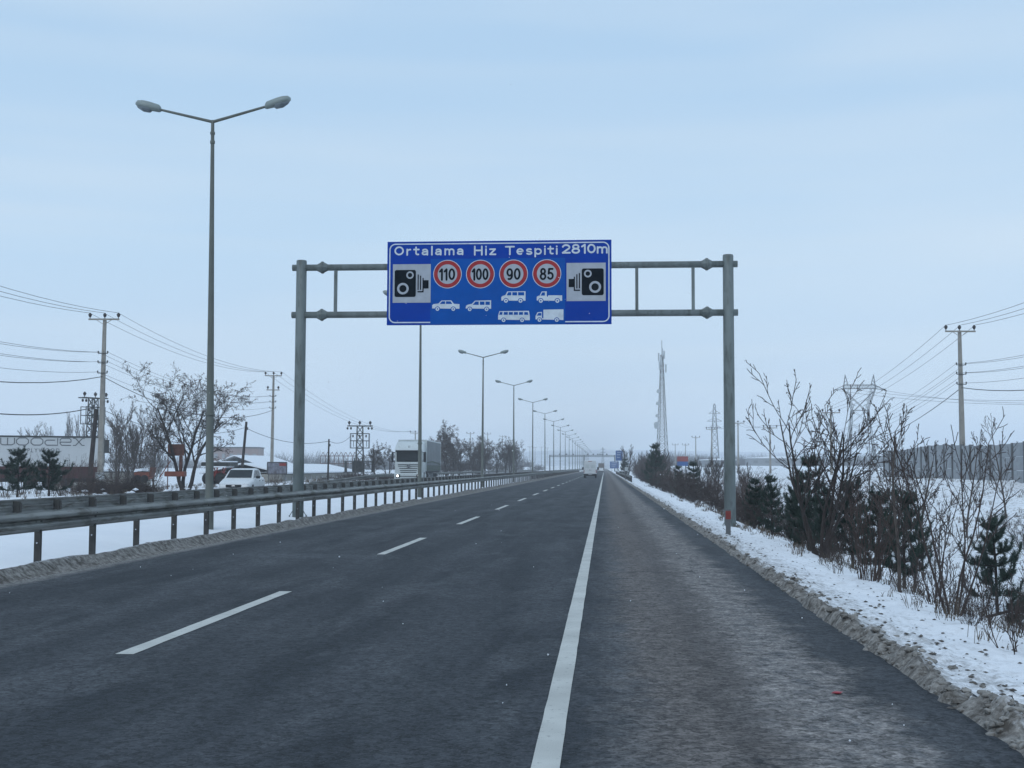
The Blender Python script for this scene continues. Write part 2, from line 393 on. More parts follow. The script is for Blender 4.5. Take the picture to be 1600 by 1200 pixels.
# dried brownish film
br = mathn('MULTIPLY', maprange(xw, 0.1, 0.4), maprange(xw, 1.3, 0.9))
base = mixc(mathn('MULTIPLY', br, 0.4), base, (0.14, 0.115, 0.10))
# wheel tracks, slightly darker and smoother
def band(c, w):
    d = mathn('ABSOLUTE', mathn('SUBTRACT', mathn('ADD', sep.outputs['X'], mathn('MULTIPLY', mathn('SUBTRACT', noise(0.15, 2, 0.5, P), 0.5), 0.5)), c))
    return maprange(d, w, w * 0.3)
tr = mathn('ADD', mathn('ADD', band(-1.35, 0.45), band(-3.1, 0.45)), mathn('ADD', band(-5.0, 0.4), band(-6.9, 0.4)))
base = mixc(mathn('MULTIPLY', tr, 0.32), base, (0.022, 0.026, 0.031))
# an oil / rubber stain in the lane and sealed cracks
def blob(cx, cy, rx, ry):
    dx = mathn('DIVIDE', mathn('SUBTRACT', mathn('ADD', sep.outputs['X'], mathn('MULTIPLY', mathn('SUBTRACT', noise(6, 5, 0.6, P), 0.5), 0.25)), cx), rx)
    dy = mathn('DIVIDE', mathn('SUBTRACT', sep.outputs['Y'], cy), ry)
    return maprange(mathn('ADD', mathn('POWER', mathn('ABSOLUTE', dx), 2), mathn('POWER', mathn('ABSOLUTE', dy), 2)), 1.1, 0.4)
base = mixc(mathn('MULTIPLY', blob(-0.98, 11.6, 0.10, 1.0), 0.75), base, (0.02, 0.023, 0.028))
base = mixc(mathn('MULTIPLY', blob(-1.05, 10.3, 0.09, 0.5), 0.4), base, (0.02, 0.023, 0.028))
base = mixc(mathn('MULTIPLY', blob(-1.6, 37.2, 1.3, 0.9), 0.6), base, (0.024, 0.027, 0.032))
base = mixc(mathn('MULTIPLY', blob(-5.5, 22.0, 1.4, 0.7), 0.4), base, (0.085, 0.09, 0.1))
mpc = N('ShaderNodeMapping'); mpc.inputs['Scale'].default_value = (0.9, 0.16, 1); nt.links.new(P, mpc.inputs[0])
ck = N('ShaderNodeTexVoronoi'); ck.feature = 'DISTANCE_TO_EDGE'; ck.inputs['Scale'].default_value = 0.55
wv = N('ShaderNodeVectorMath', operation='ADD'); nz = N('ShaderNodeTexNoise'); nz.inputs['Scale'].default_value = 2.5; nz.inputs['Detail'].default_value = 6
nt.links.new(P, nz.inputs['Vector']); sv = N('ShaderNodeVectorMath', operation='SCALE'); sv.inputs['Scale'].default_value = 0.22
nt.links.new(nz.outputs['Color'], sv.inputs[0]); nt.links.new(mpc.outputs[0], wv.inputs[0]); nt.links.new(sv.outputs[0], wv.inputs[1])
nt.links.new(wv.outputs[0], ck.inputs['Vector'])
cm = mathn('MULTIPLY', maprange(ck.outputs['Distance'], 0.006, 0.0), maprange(noise(0.4, 3, 0.5, P), 0.5, 0.6))
base = mixc(mathn('MULTIPLY', cm, 0.8), base, (0.02, 0.022, 0.026))
# salt dust at the foot of the left bank
el_ = mathn('MULTIPLY', maprange(mathn('ADD', sep.outputs['X'], mathn('MULTIPLY', mathn('SUBTRACT', noise(2.5, 7, 0.7, PM), 0.5), 0.35)), -7.78, -7.98), 0.75)
base = mixc(el_, base, (0.24, 0.23, 0.215))
gr = mixc(maprange(cellv, 0.15, 0.85), (0.38, 0.38, 0.38), (1.62, 1.62, 1.62))
base = mixc(1.0, base, gr, 'MULTIPLY')
base = mixc(maprange(chips.outputs['Distance'], 0.25, 0.08, 0, 0.38), base, (0.16, 0.165, 0.175))
nt.links.new(base, bs.inputs['Base Color'])
nt.links.new(maprange(mathn('ADD', sm, mathn('MULTIPLY', blot, 0.3)), 0.1, 0.8, 0.75, 0.95), bs.inputs['Roughness'])
bs.inputs['Specular IOR Level'].default_value = 0.2
bp = N('ShaderNodeBump'); bp.inputs['Strength'].default_value = 0.35; bp.inputs['Distance'].default_value = 0.006
nt.links.new(mathn('ADD', grain, chips.outputs['Distance']), bp.inputs['Height']); nt.links.new(bp.outputs[0], bs.inputs['Normal'])
M['asphalt'] = ma

# ---------------------------------------------------------------- terrain
rs = np.random.RandomState(7)
LAT = rs.rand(256, 256)
def vnoise(x, y):
    xi = np.floor(x).astype(int); yi = np.floor(y).astype(int)
    fx = x - xi; fy = y - yi; fx = fx * fx * (3 - 2 * fx); fy = fy * fy * (3 - 2 * fy)
    a = LAT[xi & 255, yi & 255]; b = LAT[(xi + 1) & 255, yi & 255]; c = LAT[xi & 255, (yi + 1) & 255]; d = LAT[(xi + 1) & 255, (yi + 1) & 255]
    return (a * (1 - fx) + b * fx) * (1 - fy) + (c * (1 - fx) + d * fx) * fy - 0.5
def fbm(x, y, s, o=4):
    r = 0; a = 1.0
    for i in range(o):
        r = r + a * vnoise(x / s + 17.3 * i, y / s + 9.1 * i); s /= 2.03; a *= 0.55
    return r
def sst(a, b, t):
    t = np.clip((t - a) / (b - a), 0, 1); return t * t * (3 - 2 * t)
def gauss(t, c, w): return np.exp(-((t - c) / w) ** 2)
KX = [-34, -31, -24.5, -22.9, -22.6, -13.3, -13.0, -12.6, -12.0, -10.2, -9.0, -8.62, -8.12, -8.0, 2.28, 2.36, 2.9, 4.1, 5.2, 7.2, 9.8, 14, 18.5, 22, 26, 60]
KZ = [-.1, 0, 0.03, 0.06, -.06, -.06, .25, .42, .40, .26, .12, .10, .0, -.06, -.06, .02, .0, -.12, -.5, -1.2, -1.25, -.55, .35, .72, .8, .9]
def ground_z(x, y):
    x = np.asarray(x, float); y = np.asarray(y, float)
    dk = 1 - 0.55 * sst(90, 220, y)                    # the ditch gets shallower farther on
    z = np.interp(x, KX, KZ)
    z = np.where((x > 4.1) & (x < 20), -.12 + (z + .12) * dk, z)
    z = z - 1.2 * sst(-36, -46, x)
    off = sst(3.0, 14.0, np.abs(x + 10) - 13)
    dist = np.sqrt(x * x + y * y)
    z = z + off * (0.0045 * np.clip(dist - 190, 0, 400) + 0.0022 * np.clip(dist - 590, 0, 2500))
    onroad = ((x > -8.0) & (x < 2.28)) | ((x > -22.62) & (x < -13.3))
    rough_v = sst(2.3, 2.6, x) * (1 - sst(4.6, 5.6, x))
    z = z + rough_v * (0.05 * fbm(x, y, 0.35, 3) + 0.05 * fbm(x + 40, y, 0.14, 3))
    # slush ridge, right and left, lumpy
    z = z + gauss(x, 2.46 + 0.20 * fbm(y, y * 0, 0.7, 4), 0.10) * np.clip(0.06 + 0.18 * fbm(x, y, 0.17, 4) + 0.06 * fbm(x, y, 0.9, 2), 0, .12) * np.where(x > 2.2, 1, 0)
    z = z + gauss(x, -8.36 + 0.08 * fbm(y, y * 0 + 5, 1.7, 3), 0.13) * (0.12 + 0.05 * fbm(x, y, 0.9, 2) + 0.04 * fbm(x, y, 2.3, 2))
    z = z + sst(-8.7, -9.2, x) * (1 - sst(-12.4, -13.0, x)) * 0.06 * fbm(x, y, 1.6, 3)
    z = z + sst(4.5, 7, x) * (0.16 * fbm(x, y, 2.6, 4) + 0.05 * fbm(x, y, 0.4, 3))
    z = z + sst(9, 20, x) * (1 - sst(60, 120, y)) * 0.7 * fbm(x, y, 5, 4)
    z = z + sst(-24, -27, x) * (0.20 * fbm(x, y, 4, 4))
    z = np.where(onroad, -.06, z)
    return z
def gz(x, y): return float(ground_z(np.array([x]), np.array([y]))[0])

xc = np.concatenate([-np.geomspace(1500, 60, 26), np.arange(-56, -24, 1.6), np.arange(-24, -13.5, 0.8), np.arange(-13.4, -8.9, 0.22), np.arange(-8.85, -7.9, 0.05),
                     np.array([-7, -4, -1, 1.5, 2.1]), np.arange(2.2, 3.1, 0.035), np.arange(3.1, 5.2, 0.07), np.arange(5.2, 10, 0.28), np.arange(10, 26, 0.6), np.geomspace(26.5, 1500, 36)])
yc = np.concatenate([[-40, -20, -8, -2, 2], np.geomspace(4, 3000, 940)])
GX, GY = np.meshgrid(xc, yc)
GZ = ground_z(GX, GY)
nx, ny = len(xc), len(yc)
co = np.stack([GX, GY, GZ], -1).reshape(-1, 3)
idx = np.arange(nx * ny).reshape(ny, nx)
quads = np.stack([idx[:-1, :-1], idx[:-1, 1:], idx[1:, 1:], idx[1:, :-1]], -1).reshape(-1, 4)
me = bpy.data.meshes.new('snowy_ground')
me.vertices.add(len(co)); me.vertices.foreach_set('co', co.ravel())
me.loops.add(quads.size); me.loops.foreach_set('vertex_index', quads.ravel().astype(np.int32))
me.polygons.add(len(quads)); me.polygons.foreach_set('loop_start', np.arange(0, quads.size, 4, dtype=np.int32))
me.polygons.foreach_set('use_smooth', np.ones(len(quads), bool))
me.update(calc_edges=True)
dirt = gauss(GX, 2.36, 0.15) * 0.9 + 0.36 * sst(2.2, 2.6, GX) * (1 - sst(2.7, 3.6, GX)) + gauss(GX, -8.24, 0.22) * 1.1 * (GX < -7.8) + gauss(GX, -13.3, 0.4) + gauss(GX, -22.8, 0.5)
dirt = np.where((GX > -8.0) & (GX < 2.2), 1, dirt)
dirt = dirt + 0.1 * sst(2.5, 3, GX) * (1 - sst(3.6, 4.4, GX))
a_ = me.attributes.new('dirt', 'FLOAT', 'POINT'); a_.data.foreach_set('value', np.clip(dirt, 0, 1).astype(np.float32).ravel())
grit = sst(4.2, 6, GX) * (1 - sst(30, 60, GX)) * 0.55 + sst(9, 13, GX) * 0.65 * (1 - sst(120, 260, GY)) + sst(-24, -28, GX) * 0.55
grit = grit + 0.25 * sst(3.0, 3.4, GX) * (1 - sst(4.2, 4.6, GX))
b_ = me.attributes.new('grit', 'FLOAT', 'POINT'); b_.data.foreach_set('value', np.clip(grit, 0, 1).astype(np.float32).ravel())
me.materials.append(M['ground'])
tag(link('snowy_ground', me), 'snow covered verges, median, ditch and fields beside the road', kind='structure')

# ---------------------------------------------------------------- roads
def strip(name, x0, x1, z, y0, y1, m, cols=2, parent=None, jit=0.0, rows=None, rng=random.Random(3)):
    ys = rows if rows is not None else list(np.geomspace(max(y0, 4), y1, 60))
    if rows is None and y0 < 4: ys = [y0] + ys
    mb = MB(); vs = []; fs = []
    for y in ys:
        for c in range(cols + 1):
            x = x0 + (x1 - x0) * c / cols
            if jit and c in (0, cols): x += rng.uniform(-jit, jit)
            vs.append((x, y, z))
    for i in range(len(ys) - 1):
        for c in range(cols):
            a = i * (cols + 1) + c
            fs.append((a, a + 1, a + cols + 2, a + cols + 1))
    mb.add(vs, fs)
    return mb.build(name, m, parent, fix=False)
# ragged asphalt edge on the right comes from the slush that lies over it
road = tag(strip('carriageway', -8.35, 2.62, 0.0, -30, 2900, M['asphalt'], 4), 'dark asphalt carriageway with worn shoulder', kind='structure')
opp = tag(strip('opposite_carriageway', -22.8, -13.1, 0.0, -30, 2900, M['asphalt'], 4), 'opposite asphalt carriageway beyond the median', kind='structure')
rows = [0.5] + [2 + 0.35 * i for i in range(110)] + list(np.geomspace(42, 2500, 90))
strip('edge_line', -0.395, -0.242, 0.005, 0, 0, M['line'], 1, road, 0.0022, rows)
for k in range(-1, 26):
    y0 = 10.35 + 12.1 * k
    n = 14 if k < 4 else 2
    rws = [y0 + 5.35 * i / n for i in range(n + 1)]
    o = strip('lane_dash', -4.15, -3.995, 0.005, 0, 0, M['line'], 1, road, 0.005 if k < 4 else 0, rws)
mb = MB()
for k in range(26, 110):
    y0 = 10.35 + 12.1 * k
    mb.add([(-4.15, y0, .005), (-3.995, y0, .005), (-3.995, y0 + 5.35, .005), (-4.15, y0 + 5.35, .005)], [(0, 1, 2, 3)])
tag(mb.build('far_lane_dashes', M['line'], road, fix=False), kind='stuff')
strip('opposite_edge_line', -13.75, -13.6, 0.005, 0, 0, M['line'], 1, opp, 0, list(np.geomspace(5, 2500, 60)))
mb = MB()
for k in range(0, 110):
    y0 = 14.35 + 12.1 * k
    mb.add([(-17.9, y0, .005), (-17.75, y0, .005), (-17.75, y0 + 5.35, .005), (-17.9, y0 + 5.35, .005)], [(0, 1, 2, 3)])
tag(mb.build('opposite_lane_dashes', M['line'], opp, fix=False), kind='stuff')

# ---------------------------------------------------------------- slush lumps and clods
_b = bmesh.new(); bmesh.ops.create_icosphere(_b, subdivisions=2, radius=1); _b.verts.index_update()
ICO_V = [v.co.copy() for v in _b.verts]; ICO_F = [[v.index for v in f.verts] for f in _b.faces]; _b.free()
def blob_lump(mb, x, y, z, r, flat=0.7):
    o = Vector((rg.random() * 50, rg.random() * 50, rg.random() * 50)); sx, sy = rg.uniform(.75, 1.5), rg.uniform(.75, 1.4)
    vs = []
    for v in ICO_V:
        k = r * (1 + .7 * nz_.noise(v * 1.3 + o) + .5 * nz_.noise(v * 3.1 + o))
        vs.append((x + v.x * k * sx, y + v.y * k * sy, z + v.z * k * flat))
    mb.add(vs, ICO_F)
rg = random.Random(11)
def lump(mb, x, y, z, r, flat=0.6):
    vs = []
    for (a, b, c) in ((1, 0, 0), (-1, 0, 0), (0, 1, 0), (0, -1, 0), (0, 0, 1), (0, 0, -.6), (.7, .7, .3), (-.7, .7, .3), (.7, -.7, .3), (-.7, -.7, .3)):
        k = r * rg.uniform(.7, 1.25)
        vs.append((x + a * k, y + b * k, z + c * k * flat))
    mb.add(vs, [(4, 0, 6), (4, 6, 2), (4, 2, 7), (4, 7, 1), (4, 1, 9), (4, 9, 3), (4, 3, 8), (4, 8, 0), (0, 5, 6), (6, 5, 2), (2, 5, 7), (7, 5, 1), (1, 5, 9), (9, 5, 3), (3, 5, 8), (8, 5, 0)])
mb = MB(); mb.sm = True
for i in range(1500):
    y = 4.5 * math.exp(rg.random() ** 1.25 * 3.0)
    x = 2.40 + abs(rg.gauss(0, 0.17)) * rg.choice((1, 1, 1, -0.45))
    blob_lump(mb, x, y, gz(x, y), rg.choice((.008, .014, .022, .034)) * rg.uniform(.7, 1.25), rg.uniform(.5, .9))
tag(mb.build('slush_lumps', M['slush'], fix=False), 'brown lumps of frozen slush along the shoulder edge', kind='stuff')
mb = MB(); mb.sm = True
for i in range(70):
    y = 13 * math.exp(rg.random() * 2.2)
    x = -8.2 - abs(rg.gauss(0, 0.2))
    blob_lump(mb, x, y, gz(x, y) - .01, rg.uniform(.012, .04), .5)
tag(mb.build('median_slush_lumps', M['slush'], fix=False), 'dirty slush lumps along the median bank', kind='stuff')
mb = MB()
for i in range(1100):
    y = 4.5 * math.exp(rg.random() * 2.6)
    x = 2.75 + rg.random() ** 1.4 * 1.7
    lump(mb, x, y, gz(x, y) + .004, rg.uniform(.006, .03) * (0.7 if x > 3.4 else 1), 0.5)
tag(mb.build('earth_clods', M['clod'], fix=False), 'dark clods thrown over the snowy verge', kind='stuff')
mb = MB()
mb.lathe([(.01, .0), (.03, .004), (.034, .01), (.02, .016), (.01, .017)], (0, 0, .0), 10)
mb.add([(-.05, -.015, .004), (.015, -.035, .008), (.045, .015, .014), (-.02, .02, .01)], [(0, 1, 2, 3)])
tag(mb.build('litter_scrap', M['litter'], None, (at(1308, 1070, 9.05).x, 9.05, 0.003)), 'small red scrap of plastic lying on the shoulder', 'litter')

# ---------------------------------------------------------------- guardrails
WP = [(0, 0), (.02, .004), (.06, .075), (.075, .083), (.105, .083), (.12, .075), (.145, .012), (.165, .012), (.19, .075), (.205, .083), (.235, .083), (.25, .075), (.29, .004), (.31, 0)]
def beam_mesh(Lg, side):
    mb = MB(); mb.sm = False
    outer = [(side * o, z) for z, o in WP]; inner = [(side * (o - .006), z) for z, o in reversed(WP)]
    ring = outer + inner
    mb.loft([[(p[0], y, p[1]) for p in ring] for y in (0, Lg)])
    # lap joint bolts
    for z in (.09, .22):
        for yy in (.1, .24):
            mb.lathe([(.016, 0), (.012, side * .012)], (side * .083, yy, z), 6, 'x')
    mb.lathe([(.02, 0), (.014, side * .014)], (side * .012, Lg * .5, .155), 6, 'x')
    return mb.mesh('beam', M['beam'])
def post_mesh(h, zb, dot_side=None):
    mb = MB()   # C-section
    mb.box(-.05, .05, -.004, .004, zb, h); mb.box(-.05, -.043, .004, .05, zb, h); mb.box(.043, .05, .004, .05, zb, h)
    if dot_side:
        mb.cur = 1; mb.lathe([(.014, 0), (.01, .01)], (0, -.015, h - .42), 6, 'y')
    return mb.mesh('post', [M['post'], M['chrome']])
def guardrail(name, x, y0, y1, side, label, blocks=True, near=210, zbase=0.0, top=.89, post_h=None):
    root = empty(name, (x, y0, zbase), 0, label, 'guardrail')
    Lg = 4.0; nb = int((y1 - y0) / Lg); bz = top - .31
    bm_ = beam_mesh(Lg + .3, side); off = 0.12 if blocks else 0.03
    ph = post_h if post_h else top - .06
    pm = post_mesh(ph, -.25, True)
    mbk = MB(); mbk.box(-.02 if side > 0 else -off, off if side > 0 else .02, -.05, .05, bz + .03, top - .04)
    bk = mbk.mesh('spacer_block', M['post'])
    far = MB(); farp = MB()
    ring = [(side * (o + 0) + side * off, z + bz) for z, o in WP] + [(side * (o - .006) + side * off, z + bz) for z, o in reversed(WP)]
    for k in range(nb):
        y = k * Lg
        if y0 + y < near:
            o = link('beam', bm_, root, (side * off + (k % 2) * .003 * side, y, bz))
            o.rotation_euler = (rg.uniform(-.0015, .0015), 0, 0)
        else:
            far.loft([[(p[0], yy, p[1]) for p in ring] for yy in (y, y + Lg)])
        for j in range(2):
            yy = y + j * 2 + .3
            if y0 + yy < near:
                q = link('post', pm, root, (rg.uniform(-.008, .008), yy, rg.uniform(-.02, .01)), rg.uniform(-.05, .05))
                if blocks: link('spacer_block', bk, root, (0, yy + .02, 0))
            elif y0 + yy < 420:
                farp.box(-.05, .05, yy - .03, yy + .03, -.25, ph)
    if far.v: tag(far.build('far_beams', M['beam'], root), kind='stuff')
    if farp.v: tag(farp.build('far_posts', M['post'], root), kind='stuff')
    return root
guardrail('guardrail', -8.62, 8.05, 900, 1, 'grey steel guardrail at our edge of the snowy median', False, top=.91)
guardrail('guardrail', -12.8, 12.0, 900, -1, 'steel guardrail seen from behind with its posts, far side of the snowy median', True, zbase=0.0, top=.855, post_h=.785)
g3 = guardrail('guardrail', -23.0, 124, 420, 1, 'outer guardrail beyond the white lorry, edge of the opposite carriageway', False, near=300, top=.86)
pts = [(0, .3, .7), (-.4, -4, .6), (-1.6, -9, .35), (-3.6, -14, .05)]
mb = MB()
rings = []
for p in pts:
    rings.append([(p[0] + .03 + o, p[1], p[2] - .155 + z) for z, o in WP] + [(p[0] + .03 + o - .006, p[1], p[2] - .155 + z) for z, o in reversed(WP)])
mb.loft(rings); mb.build('end_terminal', M['beam'], g3)
guardrail('guardrail', 3.0, 138, 330, -1, 'low guardrail starting at the right shoulder beyond the bushes', False, near=300, top=.72)

# ---------------------------------------------------------------- lamp posts
def lamp():
    root = empty('lamp_post')
    mb = MB(); mb.sm = True
    mb.lathe([(.105, -.3), (.105, .6), (.095, .62), (.085, 3.2), (.062, 6.3), (.042, 9.3), (.038, 9.55), (0.01, 9.57)], n=12)
    mb.build('pole', M['lamppole'], root)
    mb = MB(); mb.lathe([(.11, 2.60), (.12, 2.61), (.12, 2.64), (.11, 2.65)], n=12); mb.lathe([(.055, 9.0), (.06, 9.01), (.06, 9.06), (.055, 9.07)], n=10); mb.lathe([(.055, 9.22), (.06, 9.23), (.06, 9.27), (.055, 9.28)], n=10)
    mb.build('clamp_ring', M['lamppole'], root)
    mb = MB(); mb.box(-.15, .15, -.15, .15, -.3, -.03); mb.build('base_plate', M['steel_dark'], root)
    for s in (-1, 1):
        mb = MB(); mb.tube([(0, 0, 9.52), (s * 1.32, 0, 9.86)], [.036, .028], 8); mb.build('arm', M['lamppole'], root)
        mb = MB(); mb.sm = True
        rings = []
        for t, w, hu, hd in ((0, .05, .07, .05), (.04, .09, .11, .07), (.25, .12, .13, .08), (.42, .14, .13, .08), (.55, .11, .10, .06), (.61, .04, .04, .03)):
            cx = s * (1.27 + t); cz = 9.85 + t * .257
            rings.append([(cx, w * math.cos(a), cz + (hu if math.sin(a) > 0 else hd) * math.sin(a)) for a in [2 * math.pi * j / 14 for j in range(14)]])
        mb.loft(rings); h = mb.build('lamp_head', M['lamphead'], root)
        mb = MB(); mb.sm = True
        rings = []
        for t, w, hd in ((.22, .05, .06), (.27, .105, .105), (.42, .115, .115), (.54, .07, .07), (.58, .02, .04)):
            cx = s * (1.27 + t); cz = 9.84 + t * .257
            rings.append([(cx, w * math.cos(a), cz - .02 + hd * min(0.1, math.sin(a))) for a in [2 * math.pi * j / 12 for j in range(12)]])
        mb.loft(rings); mb.build('lamp_glass', M['lamplens'], h)
    return root
ORD = ['nearest', 'second', 'third', 'fourth', 'fifth', 'sixth', 'seventh', 'eighth', 'ninth', 'tenth', 'eleventh', 'twelfth', 'thirteenth', 'fourteenth', 'fifteenth', 'sixteenth', 'seventeenth', 'eighteenth', 'nineteenth', 'twentieth', 'twenty-first', 'twenty-second']
LAMP0 = lamp()
LY = [28.3, 60.0, 91.0, 122.6, 155, 187.5] + [187.5 + 32.3 * k for k in range(1, 17)]
for k, y in enumerate(LY):
    o = LAMP0 if k == 0 else copy_tree(LAMP0)
    o.location = (-9.0, y, .1)
    o.rotation_euler = (rg.uniform(-.004, .004), rg.uniform(-.004, .004), rg.uniform(-.03, .03))
    if k == 0: o.location = (-9.18, 28.3, .15); o.rotation_euler = (0, -.011, 0); o.scale = (1, 1, 1.011)
    if k == 0: lb = 'tall double-armed lamp post nearest the camera, left of the blue sign'
    elif k == 1: lb = 'second nearest double-armed lamp post, its top hidden behind the blue sign'
    else: lb = f'{ORD[k]} double-armed lamp post counting away from the camera along the median'
    tag(o, lb, 'lamp post', 'double-armed lamp posts along the median')

# ---------------------------------------------------------------- text helper
dg = None
def text_mesh(s, w, h, m, bold=0.0, spacing=1.0, name='lettering', thick=0.004):
    """a string as a mesh fitted in w x h, in the XZ plane facing -Y, lower left corner at the origin"""
    cu = bpy.data.curves.new('text', 'FONT'); cu.body = s; cu.offset = bold; cu.space_character = spacing; cu.extrude = 0.0; cu.resolution_u = 4
    ob = bpy.data.objects.new('text', cu); COL.objects.link(ob)
    d = bpy.context.evaluated_depsgraph_get(); d.update()
    me = bpy.data.meshes.new_from_object(ob.evaluated_get(d)); me.name = name
    bpy.data.objects.remove(ob); bpy.data.curves.remove(cu)
    v = np.zeros(len(me.vertices) * 3); me.vertices.foreach_get('co', v); v = v.reshape(-1, 3)
    mn = v.min(0); mx = v.max(0)
    out = np.zeros_like(v)
    out[:, 0] = (v[:, 0] - mn[0]) / (mx[0] - mn[0]) * w
    out[:, 2] = (v[:, 1] - mn[1]) / (mx[1] - mn[1]) * h
    me.vertices.foreach_set('co', out.ravel()); me.materials.clear(); me.materials.append(m); me.update()
    return me

# ---------------------------------------------------------------- the gantry and its sign
GD = 36.0
gl = at(467, 808, GD); grr = at(1141, 826, GD)
gantry = empty('sign_gantry', (0, GD, 0), 0, 'grey steel portal gantry spanning the road and holding the blue camera sign', 'gantry')
def post_g(px_top, py_top, base):
    top = at(px_top, py_top, GD)
    mb = MB(); mb.sm = True
    mb.lathe([(.168, base.z - .4), (.162, 2), (.155, top.z - .03), (.14, top.z), (.01, top.z + .005)], (0, 0, 0), 16)
    mb.build('post', M['gantry'], gantry, (base.x, 0, 0))
    mb = MB(); mb.box(-.28, .28, -.28, .28, base.z - .3, base.z + .0)
    for sx, sy in ((-.2, -.2), (.2, -.2), (.2, .2), (-.2, .2)): mb.lathe([(.02, 0), (.02, .06)], (sx, sy, base.z), 6)
    for a in range(4):
        ca, sa = math.cos(a * math.pi / 2), math.sin(a * math.pi / 2)
        mb.bar((ca * .16, sa * .16, base.z + .18), (ca * .26, sa * .26, base.z + .02), .02)
    mb.build('base_plate', M['gantry'], gantry, (base.x, 0, 0))
    return top
GLX, GRX = at(470, 500, GD).x, at(1139, 500, GD).x
gl.x = at(467, 700, GD).x; grr.x = at(1140, 700, GD).x
tl = post_g(471, 407, gl); tr_ = post_g(1139, 398, grr)
ZT = (at(500, 419.5, GD).z + at(1110, 411.5, GD).z) / 2; ZB = (at(500, 493, GD).z + at(1110, 487.5, GD).z) / 2
for z in (ZT, ZB):
    mb = MB(); mb.sm = True
    mb.tube([(gl.x - .27, 0, z), (grr.x + .27, 0, z)], .098, 14); mb.build('crossbeam', M['gantry'], gantry)
    for px in (503.5, 1104.5):
        x = at(px, 450, GD).x
        mb = MB()
        mb.lathe([(.1, -.16), (.17, -.03), (.17, .03), (.1, .16)], (x, 0, z), 8, 'x')
        mb.lathe([(.185, -.012), (.185, .012)], (x, 0, z), 16, 'x')
        for a in range(8):
            t = a * math.pi / 4 + .2
            mb.lathe([(.014, -.04), (.014, .04)], (x, math.cos(t) * .165, z + math.sin(t) * .165), 6, 'x')
        mb.build('flange', M['gantry'], gantry)
for px in (524.5, 640, 730, 850, 995, 1083):
    x = at(px, 450, GD).x
    mb = MB(); mb.box(x - .045, x + .045, -.045, .045, ZB + .08, ZT - .08); mb.build('strut', M['gantry'], gantry)
for px in (640, 740, 830, 915):
    x = at(px, 450, GD).x
    mb = MB(); mb.box(x - .04, x + .04, -.16, -.09, ZB - .3, ZT + .55); mb.build('sign_bracket', M['gantry'], gantry)

# sign board: layout measured in a 1558 x 580 drawing grid
SW0 = at(605, 440, GD - .2); SW1 = at(955.5, 440, GD - .2)
SGN_W = SW1.x - SW0.x
z_bot = (at(605, 508, GD - .2).z + at(955, 506.5, GD - .2).z) / 2; z_top = (at(605, 378, GD - .2).z + at(955, 374.5, GD - .2).z) / 2
SGN_H = z_top - z_bot
sign = empty('road_sign', (SW0.x, GD - .19, z_bot), 0, 'wide blue average-speed camera sign with 110, 100, 90 and 85 limits on the gantry', 'road sign')
def S(zx, zy):
    t = (zx - 22) / 1558
    ytop = 62 + (43 - 62) * t; ybot = 638 + (627 - 638) * t
    return (t * SGN_W, (1 - (zy - ytop) / (ybot - ytop)) * SGN_H)
UX = SGN_W / 1558; UZ = SGN_H / 580
mb = MB(); mb.box(0, SGN_W, -.02, .03, 0, SGN_H); mb.build('panel', [M['blue']], sign)
mb = MB()
for a in (.02, SGN_W - .06):
    mb.box(a, a + .04, .03, .07, .02, SGN_H - .02)
for i in range(5): mb.box(.06, SGN_W - .06, .03, .06, .1 + i * (SGN_H - .25) / 4, .14 + i * (SGN_H - .25) / 4)
mb.build('back_frame', M['gantry'], sign)
mb = MB(); a = S(327, 180); b = S(1262, 628)
mb.box(a[0], b[0], -.024, -.020, .006, a[1]); mb.build('overlay_sheet', M['blue2'], sign)
def ring2d(cx, cz, ro, ri, y, n=48):
    mb = MB(); vs = []; fs = []
    for j in range(n):
        t = 2 * math.pi * j / n
        vs.append((cx + ro * math.cos(t), y, cz + ro * math.sin(t))); vs.append((cx + ri * math.cos(t), y, cz + ri * math.sin(t)))
    for j in range(n):
        k = (j + 1) % n; fs.append((2 * j, 2 * k, 2 * k + 1, 2 * j + 1))
    mb.add(vs, fs); return mb
def disc2d(cx, cz, r, y, n=48):
    mb = MB(); mb.add([(cx + r * math.cos(2 * math.pi * j / n), y, cz + r * math.sin(2 * math.pi * j / n)) for j in range(n)], [tuple(range(n))]); return mb
# border line (open below the overlay)
mb = MB(); bw = .035; m_ = .075; rr = .17
def path_strip(mb, pts, w, y):
    vs = []; fs = []
    for i, p in enumerate(pts):
        a = Vector(pts[max(i - 1, 0)]); b = Vector(pts[min(i + 1, len(pts) - 1)]); d = (b - a).normalized(); n_ = Vector((-d.y, d.x)) * w / 2
        vs.append((p[0] + n_.x, y, p[1] + n_.y)); vs.append((p[0] - n_.x, y, p[1] - n_.y))
    for i in range(len(pts) - 1): fs.append((2 * i, 2 * i + 1, 2 * i + 3, 2 * i + 2))
    mb.add(vs, fs)
def arc(cx, cz, r, a0, a1, n=8): return [(cx + r * math.cos(R(a0 + (a1 - a0) * i / n)), cz + r * math.sin(R(a0 + (a1 - a0) * i / n))) for i in range(n + 1)]
W_, H_ = SGN_W, SGN_H
pth = [(S(327, 0)[0], m_)] + arc(m_ + rr, m_ + rr, rr, 270, 180) + arc(m_ + rr, H_ - m_ - rr, rr, 180, 90) + arc(W_ - m_ - rr, H_ - m_ - rr, rr, 90, 0) + arc(W_ - m_ - rr, m_ + rr, rr, 0, -90) + [(S(1262, 0)[0], m_)]
path_strip(mb, pth, bw, -.0265); mb.build('border_line', M['swhite'], sign, fix=False)
